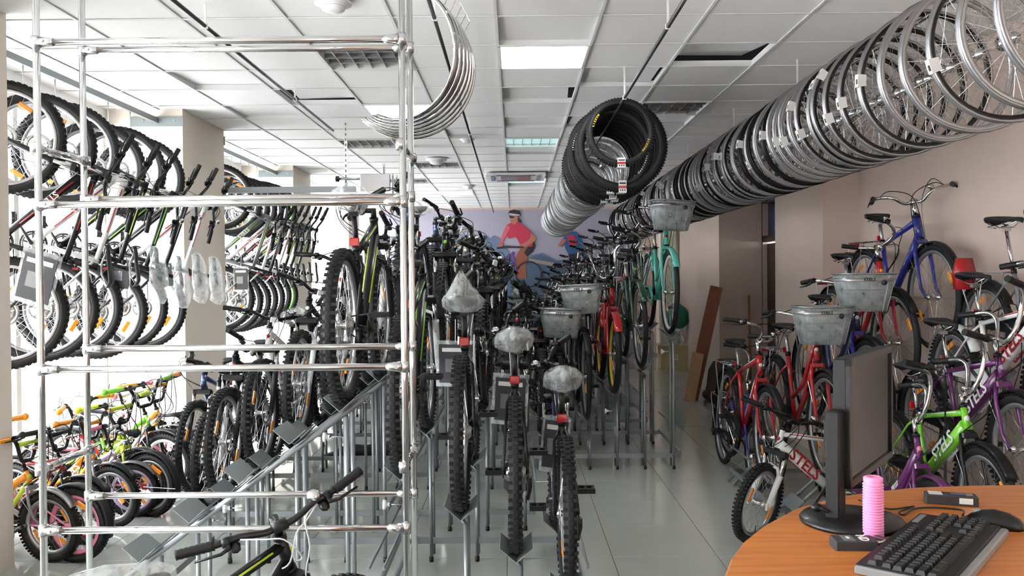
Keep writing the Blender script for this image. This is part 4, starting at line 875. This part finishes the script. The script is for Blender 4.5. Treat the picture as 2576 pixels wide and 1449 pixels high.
# ceiling fittings
for px, py, s_, lab in ((838, 6, 1.0, 'large round white smoke detector near the top edge of the photo'), (1098, 400, 1.3, 'round white ceiling detector above the far unlit light'), (1175, 350, .8, 'small round sensor on the ceiling near the middle rod'), (1178, 468, 1.0, 'distant round detector beside the lit far light')):
    p = atz(px, py, H-.01); one('ceiling_detector', MB().lathe((0, 0, 0), (0, 0, -1), [(0, 0), (.10, 0), (.10, .014), (.07, .018), (.06, .045), (.035, .055), (0, .056)], 'white', 20, False).lathe((0, 0, -.03), (0, 0, 1), [(.062, 0), (.066, 0), (.066, .006), (.062, .006)], 'grey', 20), lab, 'detector', 'ceiling detectors', mw=Matrix.Translation((p.x, p.y, H-.008)) @ Matrix.Scale(s_, 4))
p = atz(1297, 440, H)
t = thing('ceiling_air_conditioner', 'square white ceiling air outlet far back above the middle', 'air conditioner', loc=(p.x, p.y, H-.01))
put('panel', MB().bev((0, 0, -.02), (.85, .85, .03), 'white', .01), t); put('grille', MB().box((0, 0, -.04), (.42, .42, .012), 'grey'), t)
for a in range(4): put('louvre', MB().box((0, .33, -.04), (.55, .05, .01), 'grey'), t, Matrix.Rotation(a*pi/2, 4, 'Z'))
# ================================================================== right-hand tiers
R1 = [(1.74, .14), (2.0, .28), (2.27, .49), (2.51, .80), (2.77, 1.10)]
rack(R1, 5.42, 6.5, 'grey tiered stand rising to the right wall, behind the basket bicycles', False)
R3 = [(2.06, .06), (2.23, .25), (2.40, .50), (2.58, .76), (2.80, 1.0)]
rack(R3, 4.02, 4.95, "grey tiered stand under the children's bicycles by the right wall", False)
def facing(x, y, z, Bk, cols, lab, bt=0, s_=1, hd=DN, st=0, **k): return bike(Bk, stand(x, y, z, hd, s_, 0, 'front', Bk), cols, lab, 'bicycles on the right-hand tiers', bt, st, **k)
facing(1.74, 5.8, .14, bCITYd, dict(frame_c='red', fork_c='red', bar_c='chrome', accent_c='white', stem_c='chrome'), 'red bicycle low on the right tiers, left of the basket bicycles', 1.0)
facing(2.0, 5.42, .28, bCITYb, dict(frame_c='red', fork_c='red', bar_c='chrome', accent_c='white', stem_c='chrome'), 'red bicycle carrying the lower of the two right baskets', .0)
facing(2.27, 5.42, .49, bCITYb, dict(frame_c='navy', fork_c='blue', bar_c='chrome', accent_c='white', stem_c='chrome'), 'blue bicycle carrying the upper of the two right baskets', .0)
facing(2.51, 5.6, .80, bCITY, dict(frame_c='red', fork_c='red', bar_c='chrome', accent_c='orange', stem_c='chrome'), 'red bicycle between the upper basket and the blue bicycle', 1.5)
facing(2.77, 5.6, 1.10, bCITYd, dict(frame_c='blue', fork_c='blue', bar_c='chrome', accent_c='navy', stem_c='chrome'), 'blue bicycle standing highest against the pink right wall', -.5)
facing(1.78, 6.25, 0, bFOLD, dict(frame_c='blue', fork_c='blue', bar_c='chrome', accent_c='teal', stem_c='chrome', letter_c='white', guard_c='blackplastic'), 'small blue folding bicycle on the floor at the aisle edge', .9)
bJW = finish(build_bike(dict(JUN, kind='diamond', R=.245, bar='riser', fork='sus', wb=.90, cs=.36, seat=.10, guards=False, fat=1.9), letter=('STELS', .10)))
p = atz(1902, 1366, 0)
facing(p.x, p.y, .0, bJW, dict(frame_c='white', fork_c='white', accent_c='red', letter_c='red'), 'white and red junior bicycle on the floor beside the desk', .9, 1, math.radians(180+16), .5)
facing(2.23, 4.02, .25, bJUN, dict(frame_c='green', accent_c='white', fork_c='black', bar_c='chrome', stem_c='chrome', guard_c='black', letter_c='white', post_c='chrome'), 'green junior bicycle with chrome high handlebar behind the desk', 1.35)
facing(2.40, 4.02, .50, bJUN, dict(frame_c='purple', accent_c='lilac', fork_c='purple', bar_c='chrome', stem_c='chrome', guard_c='black', letter_c='white', post_c='chrome'), 'purple junior bicycle one step above the green one', 1.45)
facing(2.58, 4.02, .76, bJUN, dict(frame_c='white', accent_c='red', fork_c='white', bar_c='chrome', stem_c='chrome', guard_c='white', letter_c='red', post_c='chrome'), 'white junior bicycle with red letters at the right edge', 1.3)
facing(2.80, 4.05, 1.02, bFOLD, dict(frame_c='grey', accent_c='orange', fork_c='grey', bar_c='chrome', stem_c='chrome', guard_c='blackplastic', post_c='chrome'), 'grey bicycle with chrome high handlebar, topmost at the right edge', 1.5)
facing(2.06, 4.15, .06, bFOLD, dict(frame_c='purple', accent_c='pink', fork_c='purple', bar_c='chrome', stem_c='chrome', guard_c='purple', post_c='chrome'), 'purple folding bicycle lowest behind the monitor', 1.2)
sb = MB(); sb.bev((0, 0, 0), (.12, .05, .20), 'red', .01); one('tool_pouch', MB().loft([[(-.05, -.02, .10), (.05, -.02, .10), (.05, .02, .10), (-.05, .02, .10)], [(-.07, -.03, .0), (.07, -.03, .0), (.07, .03, .0), (-.07, .03, .0)], [(-.06, -.03, -.12), (.06, -.03, -.12), (.06, .03, -.12), (-.06, .03, -.12)]], 'red'), 'bright red pouch hanging under the topmost right saddle', 'pouch', mw=Matrix.Translation(at(2425, 685, 5.05)) @ Matrix.Scale(.85, 4))
# ================================================================== desk and what lies on it
TZ = 1.04
mw_ = bpy.data.materials.new('desk_wood'); mw_.use_nodes = True; nt = mw_.node_tree; b = nt.nodes['Principled BSDF']; b.inputs['Roughness'].default_value = .32
tc = nt.nodes.new('ShaderNodeTexCoord'); mpn = nt.nodes.new('ShaderNodeMapping'); mpn.inputs['Scale'].default_value = (2.2, 34, 3); mpn.inputs['Rotation'].default_value = (0, 0, .06)
nz = nt.nodes.new('ShaderNodeTexNoise'); nz.inputs['Scale'].default_value = 1.6; nz.inputs['Detail'].default_value = 6; cr = nt.nodes.new('ShaderNodeValToRGB')
cr.color_ramp.elements[0].color = (.42, .125, .022, 1); cr.color_ramp.elements[0].position = .3; cr.color_ramp.elements[1].color = (.60, .215, .045, 1); cr.color_ramp.elements[1].position = .7
for a_, b_ in ((tc.outputs['Object'], mpn.inputs[0]), (mpn.outputs[0], nz.inputs['Vector']), (nz.outputs['Fac'], cr.inputs[0]), (cr.outputs[0], b.inputs['Base Color'])): nt.links.new(a_, b_)
MATS['desk_wood'] = mw_
edge = [(2700, 1216), (2576, 1219), (2440, 1221), (2300, 1226), (2180, 1238), (2100, 1250), (2000, 1279), (1920, 1322), (1870, 1362), (1840, 1402), (1822, 1449), (1822, 1560), (1850, 1700)]
ep = [atz(x, y, TZ) for x, y in edge]
t = thing('desk', 'orange wood desk with a rounded corner in the right foreground', 'desk', loc=(1.3, 1.6, 0)); oo = Vector((1.3, 1.6, 0))
pts = [p-oo for p in ep]+[Vector((.75, 1.15, TZ))-oo, Vector((2.6, 1.15, TZ))-oo, Vector((2.6, ep[0].y, TZ))-oo]
dm = MB(); b0 = len(dm.V); n = len(pts)
for dz, ins in ((0, .004), (-.004, 0), (-.026, 0), (-.03, .004)):
    cc = sum(pts, Vector())/n
    dm.V += [p+Vector((0, 0, dz))+((cc-p).normalized()*ins) for p in pts]
for i in range(3):
    for j in range(n): dm.face((i*n+j, i*n+(j+1) % n, (i+1)*n+(j+1) % n, (i+1)*n+j)[::1], 'desk_wood', False)
dm.face(range(n), 'desk_wood', False); dm.face([3*n+j for j in range(n)][::-1], 'desk_wood', False)
put('desk_top', dm, t); mat('desk_leg', (.30, .10, .03), .4, vary=.1)
put('side_panel', MB().box((-.30, -.1, (TZ-.03)/2), (.03, .5, TZ-.03), 'desk_leg'), t); put('side_panel', MB().box((1.15, -.0, (TZ-.03)/2), (.03, .8, TZ-.03), 'desk_leg'), t)
put('back_panel', MB().box((.42, .25, .62), (1.44, .02, .78), 'desk_leg'), t)
# monitor
mat('screen', (.006, .006, .008), .16); MATS['screen'].node_tree.nodes['Principled BSDF'].inputs['Specular IOR Level'].default_value = .3
q0 = at(2127, 1283, 1.92); q1 = at(2236, 1225, 2.27); bc = atz(2143, 1303, TZ+.01)
zb, zt = TZ+.075, TZ+.075+.295
dx = Vector((q1.x-q0.x, q1.y-q0.y, 0)); Lm = dx.length; dx.normalize(); nr = Vector((dx.y, -dx.x, 0))   # screen normal (towards the keyboard)
t = thing('computer_monitor', 'black flat monitor on a round base seen nearly edge-on', 'monitor', loc=(bc.x, bc.y, TZ)); oo = Vector((bc.x, bc.y, TZ))
rotm = Matrix((dx, -nr, Vector((0, 0, 1)))).transposed()
mid = Vector(((q0.x+q1.x)/2, (q0.y+q1.y)/2, (zb+zt)/2))-oo
put('panel', MB().bev(mid-nr*.012, (Lm, .03, zt-zb), 'blackplastic', .003, rotm), t)
bz = MB()
for zz in (-1, 1): bz.box(mid+nr*.006+Vector((0, 0, zz*(zt-zb-.016)/2)), (Lm, .01, .016), 'black', rotm)
for xx in (-1, 1): bz.box(mid+nr*.006+dx*xx*(Lm-.016)/2, (.016, .01, zt-zb), 'black', rotm)
put('bezel', bz, t); put('screen', MB().box(mid+nr*.004, (Lm-.03, .004, zt-zb-.03), 'screen', rotm), t)
put('back_shell', MB().bev(mid-nr*.035, (Lm*.6, .03, .2), 'blackplastic', .004, rotm), t)
bq = Vector((mid.x, mid.y, 0))-nr*.055; nk = bq*.5
put('stand_neck', MB().bev(Vector((0, 0, .13))-nr*.03-dx*.02, (.055, .03, .25), 'blackplastic', .003, rotm).box(Vector((mid.x*.5, mid.y*.5, .2))-nr*.04, (max(.05, Vector((mid.x, mid.y)).length), .03, .05), 'blackplastic', rotm), t)
put('round_base', MB().lathe((0, 0, .0), (0, 0, 1), [(0, 0), (.112, 0), (.114, .006), (.108, .013), (.05, .018), (0, .02)], 'black', 40, False), t)
put('power_cable', MB().tube([(-.06, -.02, .03), (-.085, .0, .04), (-.06, .06, .03), (.0, .10, .09), (.06, .13, .12)], .004, 'black', 6).ell((-.08, -.0, .035), (.014, .012, .01), 'black', 8, 5), t)
# pink ribbed grip
p = atz(2197, 1352, TZ); g = MB(); pr = []
for i in range(19): z = .004+.006*i; pr += [(.0185, z), (.0215, z+.0015), (.0215, z+.003), (.0185, z+.0045)]
mat('pink_soft', (.80, .26, .50), .45)
g.lathe((p.x*0, 0, 0), (0, 0, 1), [(0, 0), (.018, 0)]+pr+[(.020, .121), (.020, .128), (.015, .131), (.012, .131), (.012, .11), (0, .11)], 'pink_soft', 26, False)
one('ribbed_grip', g, 'pink ribbed rubber grip standing upright beside the keyboard', 'grip', loc=(p.x, p.y, TZ))
# keyboard
kz = TZ+.02; A_, B_, C_ = atz(2152, 1413, kz), atz(2312, 1288, kz), atz(2475, 1332, kz)
lx_ = (B_-A_); L = lx_.length; lx_.normalize(); sx = Vector((lx_.y, -lx_.x, 0)); D = .165
L = min(L, .47)
km = frame_mat(Vector((A_.x, A_.y, TZ)), lx_, Vector((lx_.y, -lx_.x, 0))*-1); km = Matrix((lx_, sx, Vector((0, 0, -1)))).transposed().to_4x4()
km = Matrix.Translation((A_.x, A_.y, TZ)) @ Matrix.Rotation(math.atan2(lx_.y, lx_.x), 4, 'Z')     # x along the long edge, body lies at negative y
mat('key', (.010, .011, .011), .5); mat('keyboard_edge', (.22, .23, .23), .35)
t = thing('keyboard', 'black computer keyboard lying across the desk beside the mouse', 'keyboard', km)
put('case', MB().bev((L/2, -D/2, .010), (L, D, .018), 'blackplastic', .003), t)
put('front_edge', MB().bev((L/2, -D-.006, .008), (L, .016, .014), 'keyboard_edge', .003).bev((-.003, -D/2, .008), (.012, D, .014), 'keyboard_edge', .003), t)
keym = MB()
def keymesh(w):
    m = MB(); b_ = 0; h = .0165/2; m.loft([[(-w/2, -h, 0), (w/2, -h, 0), (w/2, h, 0), (-w/2, h, 0)], [(-w/2+.0025, -h+.002, .008), (w/2-.0025, -h+.002, .008), (w/2-.0025, h-.003, .008), (-w/2+.0025, h-.003, .008)]], 'key'); m.S = [False]*len(m.S); return m.mesh('key')
k1, k15, k2, k6 = keymesh(.0165), keymesh(.026), keymesh(.036), keymesh(.115)
u_ = .019; kx0 = .012
def key(me, x, r): put('key', me, t, Matrix.Translation((kx0+x, -.028-r*.0198-(.006 if r else 0), .0185)))
for c in range(16):
    if c not in (1,): key(k1, u_*c+.005*(c > 4)-.0*c, 0)
for r in (1, 2, 3, 4):
    off = (0, .5, .75, 1.1)[r-1]
    if r > 1: key(k15 if r < 4 else k2, (off*u_-u_*.3)/2, r)
    for c in range(13-(r > 2)): key(k1, u_*(c+off+(0 if r == 1 else .55)), r)
    key(k2 if r != 2 else k1, u_*(13.2+off*.35+(.15 if r == 1 else 0)), r)
for x in (0, 1.5, 2.8): key(k15, u_*x, 5)
key(k6, u_*6.6, 5)
for x in (10.2, 11.5, 12.8, 14.1): key(k15, u_*x, 5)
for r in (1, 2, 5):
    for c in range(3): key(k1, u_*(15.6+c), r)
key(k1, u_*16.6, 4)
for r in range(1, 6):
    for c in range(4): key(k1, u_*(18.95+c), r)
put('status_strip', MB().box((L*.88, -.014, .0195), (.07, .012, .002), 'keyboard_edge'), t)
# mouse
p = atz(2500, 1312, TZ+.01); m = MB(); secs = []
for s_, w_, h_ in ((-.058, .012, .012), (-.05, .024, .022), (-.03, .030, .032), (0, .031, .037), (.025, .029, .032), (.045, .026, .022), (.055, .018, .013)):
    secs.append([(s_, w_*math.cos(a), max(0, h_*math.sin(a))) if math.sin(a) > -.01 else (s_, w_*math.cos(a)*.9, 0) for a in [2*pi*j/16 for j in range(16)]])
m.loft(secs, 'black'); hd = math.radians(145)
t = one('computer_mouse', m, 'glossy black mouse beside the keyboard end', 'mouse', mw=Matrix.Translation((p.x, p.y, TZ+.001)) @ Matrix.Rotation(hd, 4, 'Z'))
put('scroll_wheel', MB().lathe((.032, 0, .026), (0, 1, 0), [(.0, -.003), (.009, -.003), (.009, .003), (0, .003)], 'grey', 12, False), t)
cpts = smooth([p+Vector((-.05, .035, .005)), atz(2420, 1283, TZ+.004), atz(2350, 1277, TZ+.004), atz(2300, 1280, TZ+.004), atz(2275, 1295, TZ+.004), atz(2262, 1288, TZ+.004), atz(2300, 1274, TZ+.006), atz(2240, 1281, TZ+.004), atz(2200, 1270, TZ+.004), atz(2160, 1258, TZ+.004)])
one('desk_cable', MB().tube(cpts, .0022, 'black', 5), 'thin black cable looping behind the keyboard', 'cable')
# small boxes
p = atz(2392, 1266, TZ); bx = one('small_box', MB().bev((0, 0, .012), (.115, .042, .022), 'ink', .002), 'flat dark box with white stickers at the back of the desk', 'box', mw=Matrix.Translation((p.x, p.y, TZ)) @ Matrix.Rotation(-.32, 4, 'Z'))
put('sticker', MB().box((-.035, .0, .0235), (.03, .03, .001), 'paper'), bx); put('sticker', MB().box((.03, -.0215, .012), (.03, .001, .014), 'paper'), bx); put('printed_patch', MB().box((.015, .005, .0235), (.03, .025, .001), 'navy').box((.04, .0, .0235), (.015, .02, .001), 'grey'), bx)
p = atz(2135, 1378, TZ); bx = one('card_box', MB().bev((0, 0, .010), (.085, .045, .02), 'ink', .002), 'small black card box printed ND in front of the monitor', 'box', mw=Matrix.Translation((p.x+.01, p.y, TZ)) @ Matrix.Rotation(-.05, 4, 'Z'))
put('lettering', text_mesh('ND', .026, 'white', .0004), bx, Matrix.Translation((.018, 0, .0205)) @ Matrix.Rotation(-pi/2, 4, 'Z')); put('printed_patch', MB().box((-.012, 0, .0205), (.022, .036, .001), 'grey').box((-.012, 0, .021), (.006, .012, .001), 'white'), bx)
p = atz(2195, 1372, TZ); bx = one('foil_pack', MB().bev((0, 0, .008), (.05, .035, .015), 'chrome_dull', .003), 'silver and black crumpled pack under the keyboard corner', 'packet', mw=Matrix.Translation((p.x+.004, p.y-.004, TZ)) @ Matrix.Rotation(.5, 4, 'Z')); put('printed_patch', MB().box((0, 0, .0156), (.012, .03, .001), 'ink').box((.018, 0, .0156), (.006, .03, .001), 'ink'), bx)
# ================================================================== far right floor items
def plank(b_, t_, w, th, m, lab, n='wooden_plank'):
    b_, t_ = Vector(b_), Vector(t_); ax = (t_-b_).normalized(); sd_ = Vector((0, 1, 0)); sd_ = (sd_-ax*sd_.dot(ax)).normalized(); u3 = ax.cross(sd_)
    R3 = Matrix((u3, sd_, ax)).transposed(); mm = MB().bev((0, 0, 0), (w, th, (t_-b_).length), m, .003, R3); return one(n, mm, lab, 'plank', loc=(b_+t_)/2)
q = atz(1735, 1000, .01); q.y = 10.9; q.x = 2.28; plank((q.x, q.y, .02), (q.x+.33, q.y+.02, 1.47), .16, .035, 'wood_plank', 'long reddish brown plank leaning against the column')
q = Vector((2.2, 10.85, 0)); plank((q.x+.02, q.y-.08, .02), (q.x+.16, q.y+.02, .62), .15, .02, 'wood_raw', 'short pale plank leaning on the brown plank')
q = atz(1852, 985, .01); one('wooden_pole', MB().tube([(0, 0, 0), (0, .08, 1.35)], .016, 'wood_plank', 8), 'thin brown pole leaning on the column beside the dark doorway', 'pole', loc=(q.x, 10.95, 0))
mat('darkbag', (.06, .04, .03), .7, vary=.3)
one('floor_bag', MB().loft([[(-.13*k, -.12*k2, z), (.13*k, -.12*k2, z), (.15*k, .12*k2, z), (-.13*k, .12*k2, z)] for k, k2, z in ((1, 1, 0), (1.1, 1.05, .15), (.9, .9, .4), (.5, .5, .52))], 'darkbag'), 'dark brown bag standing against the column foot', 'bag', loc=(at(1812, 960, 10.7).x, 10.75, 0))
one('floor_pot', MB().ell((0, 0, .07), (.09, .09, .07), 'darkbag', 12, 7).lathe((0, 0, .13), (0, 0, 1), [(.03, 0), (.05, .02), (.045, .03)], 'darkbag', 10, False), 'small round dark pot on the floor by the planks', 'pot', loc=(atz(1762, 992, 0).x, 11.0, 0))
p = atz(1700, 928, 0)
bx = one('cardboard_box', MB().bev((0, 0, .2), (.5, .35, .4), 'cardboard', .004), 'closed cardboard box at the far end of the aisle', 'box', loc=(p.x, p.y+.2, 0)); put('printed_mark', MB().box((.0, -.177, .2), (.1, .002, .1), 'paper').box((.0, -.179, .2), (.06, .002, .015), 'cardboard').box((0, -.179, .225), (.06, .002, .012), 'cardboard'), bx); put('flap', MB().box((-.3, 0, .4), (.14, .34, .004), 'cardboard', Matrix.Rotation(-.4, 3, 'Y')), bx)
mat('green_cloth', (.02, .16, .11), .7, vary=.2)
rg = random.Random(4); bgm = MB(); secs = []
for z, k in ((0, .8), (.12, 1.0), (.3, .9), (.45, 1.0), (.55, .5)): secs.append([(.17*k*math.cos(a)*(1+rg.uniform(-.15, .15)), .15*k*math.sin(a), z+rg.uniform(-.02, .02)) for a in [2*pi*j/12 for j in range(12)]])
bgm.loft(secs, 'wrap'); q = bx.location; one('plastic_sack', bgm, 'clear plastic sack on top of the cardboard box', 'sack', loc=(q.x+.02, q.y-.12, .41))
one('green_cloth', MB().loft([[(.18*k*math.cos(a)*(1+rg.uniform(-.2, .2)), .13*k*math.sin(a), z+rg.uniform(-.03, .03)) for a in [2*pi*j/12 for j in range(12)]] for z, k in ((.3, .7), (.42, 1.1), (.55, 1.0), (.66, .8), (.72, .3))], 'green_cloth'), 'dark green cloth bundle on the plastic sack', 'cloth', loc=(q.x+.03, q.y-.16, .41))
q = atz(925, 1148, 0); rb2 = random.Random(9)
one('black_bundle', MB().loft([[(x, (.08*k)*math.cos(a)*(1+rb2.uniform(-.2, .2)), .05*k+.05*k*math.sin(a)*(1+rb2.uniform(-.3, .3))) for a in [2*pi*j/10 for j in range(10)]] for x, k in ((-.42, .15), (-.3, .5), (-.15, 1.2), (0, 1), (.15, 1.3), (.28, .6), (.36, .2))], 'rubber'), 'crumpled black cloth lying on the floor under the stands', 'cloth', loc=(q.x, q.y, .003))
